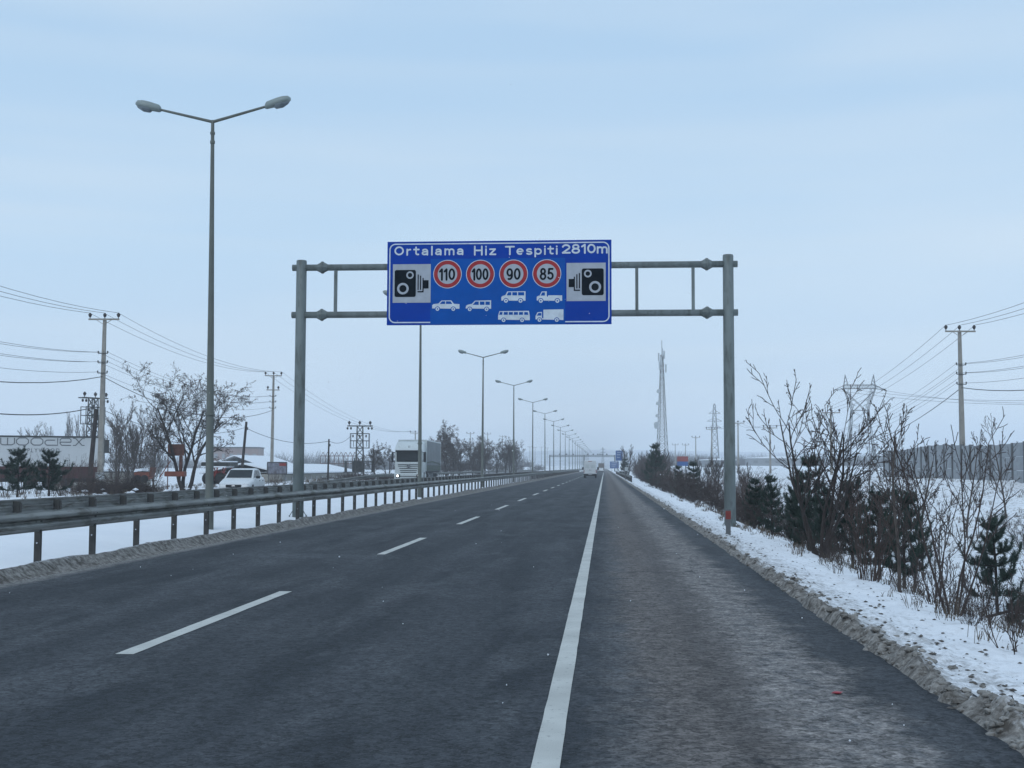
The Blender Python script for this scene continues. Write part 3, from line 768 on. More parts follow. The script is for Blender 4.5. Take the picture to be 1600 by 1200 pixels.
# lettering
def put_text(s, x0, y0, x1, y1, m, bold, sp, y, parent=sign, name='lettering'):
    a = S(x0, y1); b = S(x1, y0)
    me = text_mesh(s, b[0] - a[0], b[1] - a[1], m, bold, sp)
    return link(name, me, parent, (a[0], y, a[1]))

def A_(cx, cy, rx, ry, a0, a1, n=10): return [(cx + rx * math.cos(R(a0 + (a1 - a0) * i / n)), cy + ry * math.sin(R(a0 + (a1 - a0) * i / n))) for i in range(n + 1)]
GLY = {'O': (.78, [A_(.39, .5, .33, .44, 90, 450, 24)]), '0': (.62, [A_(.31, .5, .26, .44, 90, 450, 24)]),
 'r': (.34, [[(.03, 0), (.03, .66)], [(.03, .38)] + A_(.27, .4, .24, .24, 160, 85, 6)]),
 't': (.42, [[(.17, .9), (.17, .2)] + A_(.32, .2, .15, .15, 180, 290, 6), [(0, .64), (.4, .64)]]),
 'a': (.52, [A_(.24, .44, .2, .2, 150, 0, 8) + [(.44, 0)], [(.44, .38), (.2, .37)] + A_(.19, .2, .16, .16, 95, 270, 8) + [(.36, .08), (.44, .16)]]),
 'l': (.08, [[(.04, 0), (.04, .98)]]), 'i': (.08, [[(.04, 0), (.04, .64)], [(.04, .88), (.04, .93)]]),
 'm': (.78, [[(.03, 0), (.03, .66)], [(.03, .42)] + A_(.21, .44, .17, .2, 165, 0, 8) + [(.38, 0)], [(.38, .42)] + A_(.56, .44, .18, .2, 165, 0, 8) + [(.74, 0)]]),
 'H': (.62, [[(.04, 0), (.04, .95)], [(.58, 0), (.58, .95)], [(.04, .5), (.58, .5)]]),
 'z': (.46, [[(.02, .62), (.42, .62)], [(.42, .62), (.03, .04)], [(.03, .04), (.45, .04)]]),
 'T': (.66, [[(0, .93), (.66, .93)], [(.33, .93), (.33, 0)]]),
 'e': (.54, [[(.05, .34), (.48, .34)] + A_(.26, .34, .22, .31, 0, 300, 18)]),
 's': (.46, [A_(.23, .48, .18, .15, 40, 250, 10) + A_(.23, .17, .19, .15, 75, -150, 12)]),
 'p': (.54, [[(.03, .66), (.03, -.28)], A_(.26, .33, .23, .3, 180, -180, 20)]),
 '2': (.60, [A_(.29, .66, .26, .27, 165, -25, 10) + [(.03, .04)], [(.03, .04), (.58, .04)]]),
 '8': (.62, [A_(.3, .72, .21, .22, -90, 270, 18), A_(.3, .26, .26, .24, 90, 450, 18)]),
 '1': (.30, [[(.24, 0), (.24, .95)], [(.24, .95), (.02, .74)]]),
 '9': (.60, [A_(.3, .64, .25, .29, 0, 360, 20), [(.55, .64)] + A_(.27, .36, .28, .32, 15, -110, 9)]),
 '5': (.60, [[(.52, .93), (.14, .93)], [(.14, .93), (.09, .5)], [(.09, .5)] + A_(.27, .31, .27, .27, 125, -150, 14)])}
def stroke_text(s_, w, h, weight, gap, m, parent, loc, name='lettering'):
    """rounded road-sign letters built from thick strokes, cap height h, total width w"""
    tot = sum(GLY[c][0] for c in s_) + gap * (len(s_) - 1)
    kx = w / tot; mb = MB(); x = 0; lay = 0
    for c in s_:
        gw, strokes = GLY[c]
        for st in strokes:
            pts = [((x + p[0]) * kx, p[1] * h) for p in st]
            y = -.0002 * (lay % 6); lay += 1
            path_strip(mb, pts, weight, y)
            for e in (pts[0], pts[-1]):
                y = -.0002 * (lay % 6) - .0001; lay += 1
                q = disc2d(e[0], e[1], weight / 2, y, 10); mb.add(q.v, q.f)
        x += gw + gap
    return mb.build(name, m, parent, loc, fix=False)
def put_sign(s_, x0, y0, x1, y1, m, wt_, gap, y):
    a = S(x0, y1); b = S(x1, y0); return stroke_text(s_, b[0] - a[0], b[1] - a[1], wt_, gap, m, sign, (a[0], y, a[1]))
put_sign('Ortalama', 72, 90, 556, 154, M['swhite'], .048, .26, -.0275)
put_sign('Hiz', 631, 88, 780, 151, M['swhite'], .048, .24, -.0275)
put_sign('Tespiti', 850, 86, 1207, 148, M['swhite'], .048, .22, -.0275)
put_sign('2810m', 1242, 74, 1552, 138, M['swhite'], .052, .14, -.0275)
# camera pictograms
def camera_plate(x0, y0, x1, y1, flip):
    a = S(x0, y1); b = S(x1, y0); w = b[0] - a[0]; h = b[1] - a[1]
    root = MB(); root.box(0, w, -.006, 0, 0, h); p = root.build('camera_plate', M['sgrey'], sign, (a[0], -.0205, a[1]))
    fx = (lambda u: w * (1 - u)) if flip else (lambda u: w * u)
    mb = MB()
    def rect(u0, v0, u1, v1, y): mb.add([(fx(u0), y, h * (1 - v1)), (fx(u1), y, h * (1 - v1)), (fx(u1), y, h * (1 - v0)), (fx(u0), y, h * (1 - v0))], [(0, 1, 2, 3)])
    # rounded body
    u0, v0, u1, v1, r_ = .05, .15, .61, .85, .05
    poly = []
    for (cu_, cv_, a0) in ((u1 - r_, v0 + r_, 0), (u0 + r_, v0 + r_, 90), (u0 + r_, v1 - r_, 180), (u1 - r_, v1 - r_, 270)):
        for i in range(7):
            t = R(a0 + 15 * i); poly.append((fx(cu_ + r_ * math.cos(t)), -.012, h * (1 - (cv_ - r_ * math.sin(t)))))
    mb.add(poly, [tuple(range(len(poly)))])
    for (ua, ub, va, vb) in ((.655, .685, .27, .67), (.72, .75, .30, .67), (.785, .815, .36, .72), (.655, .815, .70, .735), (.815, .945, .42, .635)):
        rect(ua, va, ub, vb, -.012)
    mb.build('camera_symbol', M['sblack'], p, fix=False)
    mb = MB()
    for (cu_, cv_, ro, ri) in ((.455, .285, .098, .058), (.27, .635, .152, .095)):
        r2 = ring2d(fx(cu_), h * (1 - cv_), ro * w, ri * w, -.0145); mb.add(r2.v, r2.f)
    mb.build('lens_ring', M['sgrey'], p, fix=False)
camera_plate(62, 215, 328, 484, False)
camera_plate(1271, 203, 1540, 470, True)
# speed limits
for (cx, cy, s, x0, x1) in ((445, 285, '110', 386, 502), (674, 284, '100', 614, 734), (905, 282, '90', 854, 957), (1135, 280, '85', 1085, 1187)):
    c = S(cx, cy); r = 99 * (UX + UZ) / 2
    d = disc2d(c[0], c[1], r, -.027).build('speed_limit_disc', M['swhite'], sign, fix=False)
    ring2d(c[0], c[1], r * .955, r * .69, -.0295).build('red_ring', M['sred'], d, fix=False)
    disc2d(c[0], c[1], r * .69, -.0285).build('disc_centre', M['sgrey'], d, fix=False)
    a = S(x0 + 5, cy + 40); b = S(x1 - 7, cy - 38)
    stroke_text(s, b[0] - a[0], b[1] - a[1], .058, .2, M['sblack'], d, (a[0], -.0315, a[1]), 'digits')
# vehicle symbols: white bodies with blue windows and wheels
def symbol(body, wins, wheels, cut=True):
    mb = MB(); mb.add([(S(*p)[0], -.0275, S(*p)[1]) for p in body], [tuple(range(len(body)))])
    for (x, y, r) in wheels:
        c = S(x, y); q = disc2d(c[0], c[1], r * UX, -.0280, 20); mb.add(q.v, q.f)
    o = mb.build('vehicle_symbol', M['swhite'], sign, fix=False)
    mb = MB()
    for w_ in wins: mb.add([(S(*p)[0], -.0300, S(*p)[1]) for p in w_], [tuple(range(len(w_)))])
    for (x, y, r) in wheels:
        c = S(x, y)
        q = ring2d(c[0], c[1], r * UX * 1.12, r * UX * .82, -.0300, 20); mb.add(q.v, q.f)
        q = disc2d(c[0], c[1], r * UX * .32, -.0300, 12); mb.add(q.v, q.f)
    mb.build('symbol_openings', M['blue2'], o, fix=False)
symbol([(340, 522), (340, 500), (350, 492), (384, 488), (404, 468), (472, 466), (492, 490), (530, 492), (530, 524)],
       [[(392, 491), (408, 473), (430, 473), (430, 491)], [(436, 491), (436, 473), (468, 473), (480, 491)]], [(377, 526, 16), (487, 526, 16)])
symbol([(573, 522), (576, 504), (588, 496), (616, 490), (638, 468), (750, 465), (750, 524)],
       [[(622, 497), (642, 474), (664, 474), (664, 497)], [(672, 497), (672, 474), (704, 474), (704, 497)], [(711, 497), (711, 474), (741, 474), (741, 497)]], [(602, 527, 16), (719, 527, 16)])
symbol([(821, 467), (821, 442), (832, 434), (848, 430), (862, 404), (988, 402), (988, 468)],
       [[(858, 431), (868, 409), (890, 409), (890, 431)], [(897, 431), (897, 409), (930, 409), (930, 431)], [(937, 431), (937, 409), (979, 409), (979, 431)]], [(853, 468, 17), (954, 468, 17)])
symbol([(1066, 466), (1066, 440), (1078, 433), (1086, 432), (1100, 404), (1135, 402), (1135, 434), (1140, 442), (1146, 430), (1241, 430), (1241, 468)],
       [[(1092, 432), (1104, 410), (1122, 410), (1122, 432)]], [(1094, 468, 17), (1208, 468, 17)])
symbol([(799, 598), (799, 572), (808, 540), (1012, 537), (1018, 572), (1018, 602)],
       [[(806, 565), (812, 546), (830, 546), (828, 565)]] + [[(837 + 35 * i, 565), (839 + 35 * i, 546), (866 + 35 * i, 546), (866 + 35 * i, 565)] for i in range(4)] + [[(980, 565), (980, 546), (1004, 546), (1008, 565)]],
       [(837, 602, 16), (965, 602, 16)])
symbol([(1058, 596), (1058, 572), (1072, 547), (1102, 545), (1102, 588), (1112, 588), (1112, 529), (1250, 526), (1250, 600)],
       [[(1066, 570), (1078, 552), (1098, 552), (1098, 570)]], [(1085, 600, 16), (1204, 600, 16)])
# snow specks and scuffs on the panel
mb = MB()
for (zx, zy, r_) in ((98, 610, 4), (875, 168, 4), (1218, 308, 6), (1262, 457, 3), (1428, 555, 5), (716, 570, 3), (1440, 610, 3), (450, 320, 3)):
    c = S(zx, zy); lump(mb, c[0], -.033, c[1], r_ * UX * .8, 1.0)
tag(mb.build('stuck_snow', M['snow'], sign, fix=False), kind='stuff')

# marker post by the right gantry leg
mp_ = at(1138, 838, 30)
o = empty('marker_post', (mp_.x, 30, gz(mp_.x, 30)), 0, 'short grey marker post with a red band before the right gantry leg', 'marker post')
mb = MB(); mb.box(-.055, .055, -.04, .04, -.2, .64); mb.build('stake', M['greypost'], o)
mb = MB(); mb.box(-.06, .06, -.045, .045, .40, .60); mb.build('reflector_band', M['redpaint'], o)

# ---------------------------------------------------------------- power poles, lines
def insulator(mb, x, y, z, s=1.0):
    mb.lathe([(.03 * s, 0), (.03 * s, .10 * s), (.09 * s, .12 * s), (.10 * s, .2 * s), (.13 * s, .22 * s), (.13 * s, .3 * s), (.08 * s, .33 * s), (.05 * s, .4 * s)], (x, y, z), 8)
def pole_build(h, arm=1.0, second=False, brackets=True, rz=0.0, thick=1.0):
    root = empty('power_pole')
    mb = MB()
    mb.loft([[(-w, -w * .8, z), (w, -w * .8, z), (w, w * .8, z), (-w, w * .8, z)] for z, w in ((-1.5, .19 * thick), (h * .5, .145 * thick), (h, .1 * thick))])
    mb.build('pole', M['concrete'], root)
    mb = MB(); mb.box(-arm - .08, arm + .08, -.06 - .12, -.12, h - .13, h - .02)
    mb.bar((-arm * .55, -.12, h - .1), (0, -.12, h - .45), .03); mb.bar((arm * .55, -.12, h - .1), (0, -.12, h - .45), .03)
    mb.build('crossarm', M['concrete'], root)
    for x in (-arm, 0, arm):
        mb = MB(); mb.sm = True; insulator(mb, x, -.1 if x else 0, h - .02); mb.build('insulator', M['insul'], root)
    if second:
        mb = MB(); mb.box(-.75, .75, -.2, -.13, h - 1.75, h - 1.65); mb.build('crossarm', M['concrete'], root)
        for x in (-.6, .6):
            mb = MB(); mb.sm = True; insulator(mb, x, -.16, h - 1.65); mb.build('insulator', M['insul'], root)
    if brackets:
        for dz in (2.45, 3.1, 3.8):
            mb = MB(); mb.box(-.34, .34, -.17, -.12, h - dz, h - dz + .05)
            for x in (-.33, .33): mb.lathe([(.02, 0), (.05, .04), (.05, .14), (.03, .16)], (x, -.145, h - dz + .04), 6)
            mb.build('bracket', M['steel_dark'], root)
    return root
def wire(a, b, sag, r, name, label, m, group, n=14):
    mb = MB(); pts = []
    for i in range(n + 1):
        t = i / n; p = Vector(a).lerp(Vector(b), t); p.z -= sag * 4 * t * (1 - t); pts.append(p)
    mb.tube(pts, r, 3, False)
    return mb
def wires(poles, tops, arm, sags, label, brackets=True, rz=0, side='left'):
    """one object per span; every conductor of a span lies in it"""
    for i in range(len(poles) - 1):
        (xa, ya, za), (xb, yb, zb) = poles[i], poles[i + 1]
        root = empty('power_line', (xa, ya, za), 0, label[i], 'power line')
        A = Vector((xa, ya, za)); 
        for k in (-1, 0, 1):
            mb = wire(Vector((xa + k * arm, ya - .1, za + .37)) - A, Vector((xb + k * arm, yb - .1, zb + .37)) - A, sags, .016, '', '', None, None)
            mb.build('conductor', M['wire'], root, fix=False)
        if brackets:
            for j, dz in enumerate((2.45, 3.1, 3.8)):
                for s in (-1, 1):
                    if j == 2 and s == 1: continue
                    mb = wire(Vector((xa + s * .33, ya, za - dz + .12)) - A, Vector((xb + s * .33, yb, zb - dz + .12)) - A, sags * 1.15, .013, '', '', None, None)
                    mb.build('conductor', M['wire'], root, fix=False)
            mb = wire(Vector((xa, ya, za - 4.0)) - A, Vector((xb, yb, zb - 4.0)) - A, sags * 1.7, .03, '', '', None, None)
            mb.build('cable', M['cable'], root, fix=False)
def place_pole(src, px, py, D, label, first=False, tilt=0.0, hgt=None):
    t = at(px, py, D); o = src if first else copy_tree(src)
    o.location = (t.x, D, t.z - hgt - .38); o.rotation_euler = (0, tilt, rg.uniform(-.12, .12))
    tag(o, label, 'power pole', 'concrete power poles'); return (t.x, D, t.z - .38)
PL = []
PA = pole_build(11.5)
PB = pole_build(11.5, .9, True)
PC = pole_build(9.5, 1.0, False, False, thick=.9)
PL.append(place_pole(PA, 163, 489, 82, 'tall concrete power pole with a small box, left edge beside the lettered trailer', True, 0.004, 11.5))
PL.append(place_pole(PB, 427, 581, 138, 'concrete power pole with two crossarms behind the white hatchback', True, 0.004, 11.5))
a0 = Vector(PL[0])
mb = MB(); mb.rbox(-.28, .28, -.12, .12, -.25, .25, .03); mb.box(-.2, .2, -.14, -.122, -.18, .18)
tag(mb.build('meter_box', M['whitebox'], None, (a0.x + .1, 82 - .32, at(163, 744, 82).z)), 'small pale meter box strapped to the tall left power pole', 'meter box')
# left row
lp = [((649, 673), 248, 'power pole crossarm just above the white lorry'),
      ((735, 675), 349, 'power pole rising from the dark trees, left of the third lamp post'),
      ((762, 676), 400, 'power pole right behind the third lamp post over dark trees'),
      ((785, 680), 458, 'power pole between third and fourth lamp posts over rounded dark tree')]
prev = None
row = []
PC0 = PC
for i, ((px, py), D, lb) in enumerate(lp):
    row.append(place_pole(PC, px, py, D, lb, i == 0, 0, 9.5))
for px, py, D in ((802, 692, 520), (818, 701, 590), (828, 697, 640), (836, 698, 700), (846, 698, 770), (855, 699, 850)):
    row.append(place_pole(PC, px, py, D, 'faint far power pole standing behind the lamp post row', False, 0, 9.5))
# right row
rp_ = [(1500, 508, 88, 'large concrete power pole rising above the grey panel wall on the right', PA, 11.5),
       (1298, 639, 150, 'concrete power pole left of the wide pylon, behind roadside branches', PC, 9.5),
       (1203, 664, 190, 'thin concrete power pole right of the gantry leg, above the snow field', PC, 9.5),
       (1153, 657, 212, 'power pole mostly hidden by the right gantry leg', PC, 9.5),
       (1112, 667, 235, 'power pole standing before the slender lattice pylon, left of the gantry leg', PC, 9.5),
       (1087, 681, 330, 'power pole left of the slender pylon, above twiggy bushes', PC, 9.5),
       (1071, 693, 400, 'right one of two small power poles beside the telecom mast', PC, 9.5),
       (1055, 693, 430, 'left one of two small power poles nearest the telecom mast', PC, 9.5)]
RP = []
for px, py, D, lb, src, h in rp_:
    RP.append(place_pole(src, px, py, D, lb, False, -.004 if src is PA else 0, h))
wires([(-31.5, 34, PL[0][2] + .1), PL[0], PL[1]], None, 1.0, 1.0, ['power line spans from the left picture edge to the tall left pole', 'power line spans from the tall left pole to the double-crossarm pole'])
wires([PL[1], row[0]], None, 1.0, 2.4, ['power line running from the double-crossarm pole to above the lorry'], brackets=False)
wires([(24.5, 40, RP[0][2] + .3), RP[0], RP[1]], None, 1.0, .8, ['power line spans from the right picture edge to the large right pole', 'power line spans falling from the large right pole behind the branches'])
wires([RP[1], RP[2], RP[3], RP[4]], None, 1.0, .8, ['power line behind the big roadside tree', 'power line span right beside the gantry leg', 'power line span hidden by the gantry leg'], brackets=False)

# wooden / thin poles
def slim_pole(px0, py0, px1, py1, D, r, label):
    a = at(px0, py0, D); b = at(px1, py1, D)
    o = empty('utility_pole', (b.x, D, b.z), 0, label, 'utility pole')
    mb = MB(); mb.tube([(0, 0, -.8), (a.x - b.x, 0, a.z - b.z)], [r * 1.25, r], 8); mb.build('pole', M['bark'], o)
    mb = MB(); mb.box(a.x - b.x - .05, a.x - b.x + .16, -.05, .05, a.z - b.z - .75, a.z - b.z - .5); mb.build('bracket', M['steel_dark'], o)
    return a
sp1 = slim_pole(385, 659, 377, 735, 112, .11, 'dark leaning wooden pole behind the white hatchback')
sp2 = slim_pole(514, 686, 512, 752, 124, .08, 'thin dark upright pole in front of the snow roofed shed')
sp3 = slim_pole(150.5, 640, 141, 726, 84, .14, 'dark leaning pole crossing in front of the lettered trailer')
def cable(a, b, sag, r, label):
    o = wire(Vector((0, 0, 0)), Vector(b) - Vector(a), sag, r, '', '', None, None, 20).build('cable', M['cable'], None, tuple(a), fix=False)
    tag(o, label, 'cable')
cable(sp1 + Vector((0, 0, -.6)), sp2 + Vector((0, 0, -.2)), .7, .025, 'black cable sagging between the leaning pole and the thin pole')
cable(sp2 + Vector((0, 0, -.2)), at(548, 681, 150), .5, .025, 'black cable from the thin pole to the transformer tower')
cable(at(-60, 640, 60), sp3 + Vector((0, 0, .2)), .4, .035, 'black cable entering low at the left picture edge')
cable(sp3 + Vector((0, 0, .2)), sp1 + Vector((0, 0, -.5)), 1.2, .02, 'thin black cable passing behind the big bare tree')

# lattice helper
def lattice_mb(segs, bw, y=0, mid=True):
    """segs: list of (z, half width x, half width y); braces between the levels"""
    mb = MB()
    for i in range(len(segs) - 1):
        z0, x0, y0 = segs[i]; z1, x1, y1 = segs[i + 1]
        c0 = [(-x0, -y0, z0), (x0, -y0, z0), (x0, y0, z0), (-x0, y0, z0)]; c1 = [(-x1, -y1, z1), (x1, -y1, z1), (x1, y1, z1), (-x1, y1, z1)]
        for j in range(4):
            k = (j + 1) % 4
            mb.bar(c0[j], c1[j], bw)
            mb.bar(c0[j], c1[k], bw * .55); mb.bar(c0[k], c1[j], bw * .55); mb.bar(c1[j], c1[k], bw * .55)
    return mb
def levels(z0, z1, w0, w1, n): return [(z0 + (z1 - z0) * i / n, w0 + (w1 - w0) * i / n, w0 + (w1 - w0) * i / n) for i in range(n + 1)]
def transformer_tower(px, py, D, label, rz=0.0, scale=1.0):
    t = at(px, py, D); h = 12.5
    root = empty('transformer_tower', (t.x, D, t.z - h), rz, label, 'transformer tower')
    root.scale = (scale,) * 3
    lattice_mb(levels(-1, h - .8, .75, .42, 11), .11).build('lattice_body', M['lattice'], root)
    mb = MB(); mb.box(-1.9, 1.9, -.5, -.38, h - .85, h - .7); mb.box(-1.9, 1.9, .38, .5, h - .85, h - .7); mb.build('crossarm', M['steel_dark'], root)
    for x in (-1.6, 0, 1.6):
        mb = MB(); mb.sm = True; insulator(mb, x, -.44, h - .7, 1.7)
        if x:
            for s in (-1, 1):
                mb.lathe([(.05, 0), (.15, .1), (.15, .3), (.06, .4)], (x + s * .26, -.44, h - 1.35), 8)
        mb.build('insulator', M['insul'], root)
    mb = MB()
    for z in (h - 2.0, h - 3.1, h - 4.2):
        mb.box(-1.45, 1.45, -.62, -.52, z, z + .1); mb.box(-1.45, 1.45, .52, .62, z, z + .1)
    for x in (-1.42, 1.42):
        for y in (-.57, .57): mb.bar((x, y, h - 4.2), (x, y, h - 1.9), .08)
    mb.build('switch_frame', M['steel_dark'], root)
    for x in (-1.0, 0, 1.0):
        mb = MB(); mb.lathe([(.06, 0), (.12, .08), (.12, .34), (.05, .42)], (x, -.57, h - 1.95 - .6), 8)
        mb.lathe([(.04, 0), (.05, .9)], (x + .1, -.6, h - 4.0), 6); mb.build('fuse_switch', M['insul'], root)
    mb = MB(); mb.rbox(-1.1, .75, -.55, .55, h - 7.8, h - 6.2, .1)
    for i in range(8): mb.box(-1.0 + i * .22, -.94 + i * .22, -.66, -.552, h - 7.6, h - 6.45)
    for x in (-.8, -.2, .4): mb.lathe([(.07, 0), (.12, .1), (.07, .3), (.1, .35), (.04, .6)], (x, 0, h - 6.2), 8)
    mb.build('transformer', M['steel_dark'], root)
    mb = MB()
    for z in (h - 6.25, h - 7.9): mb.box(-2.4, 2.2, -.7, -.6, z, z + .1); mb.box(-2.4, 2.2, .6, .7, z, z + .1)
    for x in (-2.1, 2.0): mb.box(x - .15, x + .15, -.6, .6, h - 7.8, h - 6.15)
    mb.build('platform', M['steel_dark'], root)
    return root
transformer_tower(563, 626, 150, 'dark lattice transformer tower between thin pole and the white lorry', 0.1, .8)
o = transformer_tower(147, 580, 128, 'lattice transformer tower half hidden behind the tall left power pole', 1.0, .82)

# telecom mast
D = 300; b = at(1035, 736, D); t = at(1035, 545, D); h = t.z - b.z
root = empty('telecom_mast', (b.x, D, b.z), 0.3, 'tall grey lattice telecom mast with dishes on the right', 'telecom mast')
segs = [(-1, 1.5, 1.5)] + [(h * .95 * i / 17, 1.35 - 1.12 * (i / 17) ** .8, 1.35 - 1.12 * (i / 17) ** .8) for i in range(1, 18)]
lattice_mb(segs, .105).build('lattice_body', M['mast'], root)
mb = MB(); mb.tube([(0, 0, h * .93), (0, 0, h * 1.07)], .07, 6); mb.build('lightning_rod', M['mast'], root)
for i, (dx, zf) in enumerate(((-.9, .93), (.5, .95), (0, .97), (.9, .84), (-.7, .86), (-.3, .90))):
    mb = MB(); mb.rbox(dx - .18, dx + .18, -.4, -.15, h * zf - 1.0, h * zf + 1.0, .05); mb.build('antenna_panel', M['whitebox'], root)
for (dx, zf, r_) in ((-1.1, .65, .5), (-1.3, .55, .45), (-1.5, .45, .4), (-1.7, .38, .6), (-1.75, .36, .5), (-1.9, .2, .5)):
    mb = MB(); mb.sm = True; mb.lathe([(r_ * .2, .25), (r_, .1), (r_, -.1), (r_ * .9, -.14)], (dx, -.6, h * zf), 12, 'y'); mb.build('dish', M['whitebox'], root)

# wide pylon (cat-head) and slender pylon
D = 380
def PP(px, py): 
    q = at(px, py, D); return (q.x, q.z)
pb = at(1345, 740, D)
root = empty('pylon', (pb.x, D, 0), 0, 'wide steel power pylon with two horned peaks and a V-shaped head', 'pylon')
sc_ = D / F_PX
def q3(dx, up, y): return (dx * sc_, y, (730 + 0 - up) * sc_ * 0 + H_EYE + (730 - up) * sc_)
mb = MB()
def bb(x0, y0, x1, y1, w=.18, yy=1.0, yy2=None):
    w = w * .7
    for s in (-1, 1): mb.bar(q3(x0, y0, s * yy), q3(x1, y1, s * (yy2 if yy2 is not None else yy)), w)
# legs (photo offsets from the axis at 1345)
for s in (-1, 1):
    bb(s * 19, 745, s * 12, 641, .3, 2.6, 1.0); bb(s * 26, 745, s * 13, 641, .2, 1.6, .8)
    for i in range(6):
        y0 = 745 - i * 17; y1 = y0 - 17
        xa = 26 - 13 * i / 6; xb = 26 - 13 * (i + 1) / 6; xa2 = 19 - 7 * i / 6; xb2 = 19 - 7 * (i + 1) / 6
        bb(s * xa, y0, s * xb2, y1, .1, 1.8 - .15 * i); bb(s * xa2, y0, s * xb, y1, .1, 1.8 - .15 * i)
for i in range(5):
    y0 = 745 - i * 21; w0 = 19 - 7 * i / 5; w1 = 19 - 7 * (i + 1) / 5
    bb(-w0, y0, w1, y0 - 21, .1, 2.2 - .25 * i); bb(w0, y0, -w1, y0 - 21, .1, 2.2 - .25 * i)
bb(-13, 641, 13, 641, .2); mb.build('tower_body', M['pylon'], root)
mb = MB()
for s in (-1, 1):
    bb(s * 12, 641, s * 24, 607, .28, 1.0, .7); bb(s * 24, 607, s * 24, 602, .28, .7); bb(s * 8, 641, -s * 21, 612, .2, .9, .6); bb(s * 17, 612, s * 10, 638, .14, .8)
    for i in range(4):
        y0 = 640 - i * 8
        bb(s * (12 + 3 * i), y0, s * (8 + i * 2.6), y0 - 8, .1, .8); bb(s * (6 + 3.2 * i), y0 - 6, s * (14 + 3 * i), y0 - 10, .1, .8)
mb.build('head_frame', M['pylon'], root)
mb = MB()
bb(-22, 602, 22, 602, .24, .7); bb(-24, 607.5, 24, 607.5, .24, .7)
for s in (-1, 1): bb(s * 22, 602, s * 38, 609.5, .22, .7, .1); bb(s * 22, 607.5, s * 38, 609.5, .22, .7, .1)
for i in range(-11, 11): bb(i * 2, 602 if i % 2 else 607.5, i * 2 + 2, 607.5 if i % 2 else 602, .1, .7)
mb.build('crossarm', M['pylon'], root)
for s in (-1, 1):
    mb = MB(); bb(s * 24, 607, s * 21.5, 586, .22, .5, .05); bb(s * 17.5, 602, s * 21.5, 586, .16, .5, .05)
    for i in range(3): bb(s * (23.5 - i * .6), 603 - i * 5, s * (18.5 + i), 600 - i * 5, .09, .3)
    mb.build('peak', M['pylon'], root)
for x in (-36, 0, 36):
    mb = MB(); mb.tube([q3(x, 608.5, 0), q3(x - 3, 611, 0)], .16, 6); mb.tube([q3(x, 608.5, 0), q3(x + 3, 611, 0)], .16, 6); mb.build('insulator_string', M['insul'], root)
# high line from the pylon to the right
rw = empty('power_line', (pb.x, D, 0), 0, 'high voltage line running right from the wide pylon', 'power line')
for x, py in ((36, 627), (0, 621), (-36, 630)):
    a = Vector(q3(x, 610, 0)); b_ = at(1720, py, 330); b_ = Vector((b_.x - pb.x, b_.y - D, b_.z))
    wire(a, b_, 1.8, .05, '', '', None, None, 16).build('conductor', M['wire'], rw, fix=False)
D = 620; pb = at(1117, 735, D)
root = empty('pylon', (pb.x, D, pb.z), 0, 'slender pointed lattice pylon left of the right gantry leg', 'pylon')
k = D / F_PX; hh = 100 * k
lattice_mb([(-1, 7.5 * k, 7.5 * k)] + [(hh * i / 10, (7.2 - 5.6 * i / 10) * k, (7.2 - 5.6 * i / 10) * k) for i in range(1, 11)] + [(hh * 1.03, .1, .1)], .22).build('lattice_body', M['pylon'], root)
for z_, w_ in ((88, 9), (76, 11.5), (66, 10)):
    mb = MB()
    for s in (-1, 1):
        for y in (-.5, .5): mb.bar((0, y, z_ * k), (s * w_ * k, 0, z_ * k), .2); mb.bar((s * 1.5 * k, y, (z_ + 4.5) * k), (s * w_ * k, 0, z_ * k), .16)
    mb.build('crossarm', M['pylon'], root)
D = 1000; pb = at(942, 728, D)
root = empty('pylon', (pb.x, D, pb.z), 0, 'very faint far pylon above the road vanishing point', 'pylon')
k = D / F_PX; lattice_mb([(0, 2.2 * k, 2.2 * k)] + [(29 * k * i / 6, (2.2 - 1.9 * i / 6) * k, (2.2 - 1.9 * i / 6) * k) for i in range(1, 7)], .3).build('lattice_body', M['pylon'], root)
mb = MB()
for z_, w_ in ((26, 4), (21, 4)): mb.bar((-w_ * k, 0, z_ * k), (w_ * k, 0, z_ * k), .4)
mb.build('crossarm', M['pylon'], root)

# ---------------------------------------------------------------- far gantry and signs
D = 555
root = empty('sign_gantry', (0, D, 0), 0, 'far grey gantry crossing both carriageways above the white van', 'gantry')
z = at(930, 713, D).z; xl, xm, xr = -24.5, X(912.5, D), 4.6
mb = MB()
for dz in (-.25, .35): mb.box(xl, xr, -.12, .12, z + dz, z + dz + .22)
for i in range(29): x0 = xl + i * (xr - xl) / 29; mb.bar((x0, 0, z - .1), (x0 + (xr - xl) / 29, 0, z + .45), .1)
mb.build('crossbeam', M['steel_dark'], root)
for x in (xl, xm, xr):
    mb = MB(); mb.tube([(x, 0, -1), (x, 0, z + .6)], .28, 8); mb.build('post', M['steel_dark'], root)
for x in (-7.5, -5, -3, -2, -1, 1, -14, -17, -20):
    mb = MB(); mb.rbox(x - .35, x + .35, -.3, .3, z + .6, z + 1.2, .08); mb.build('camera_housing', M['greypost'], root)
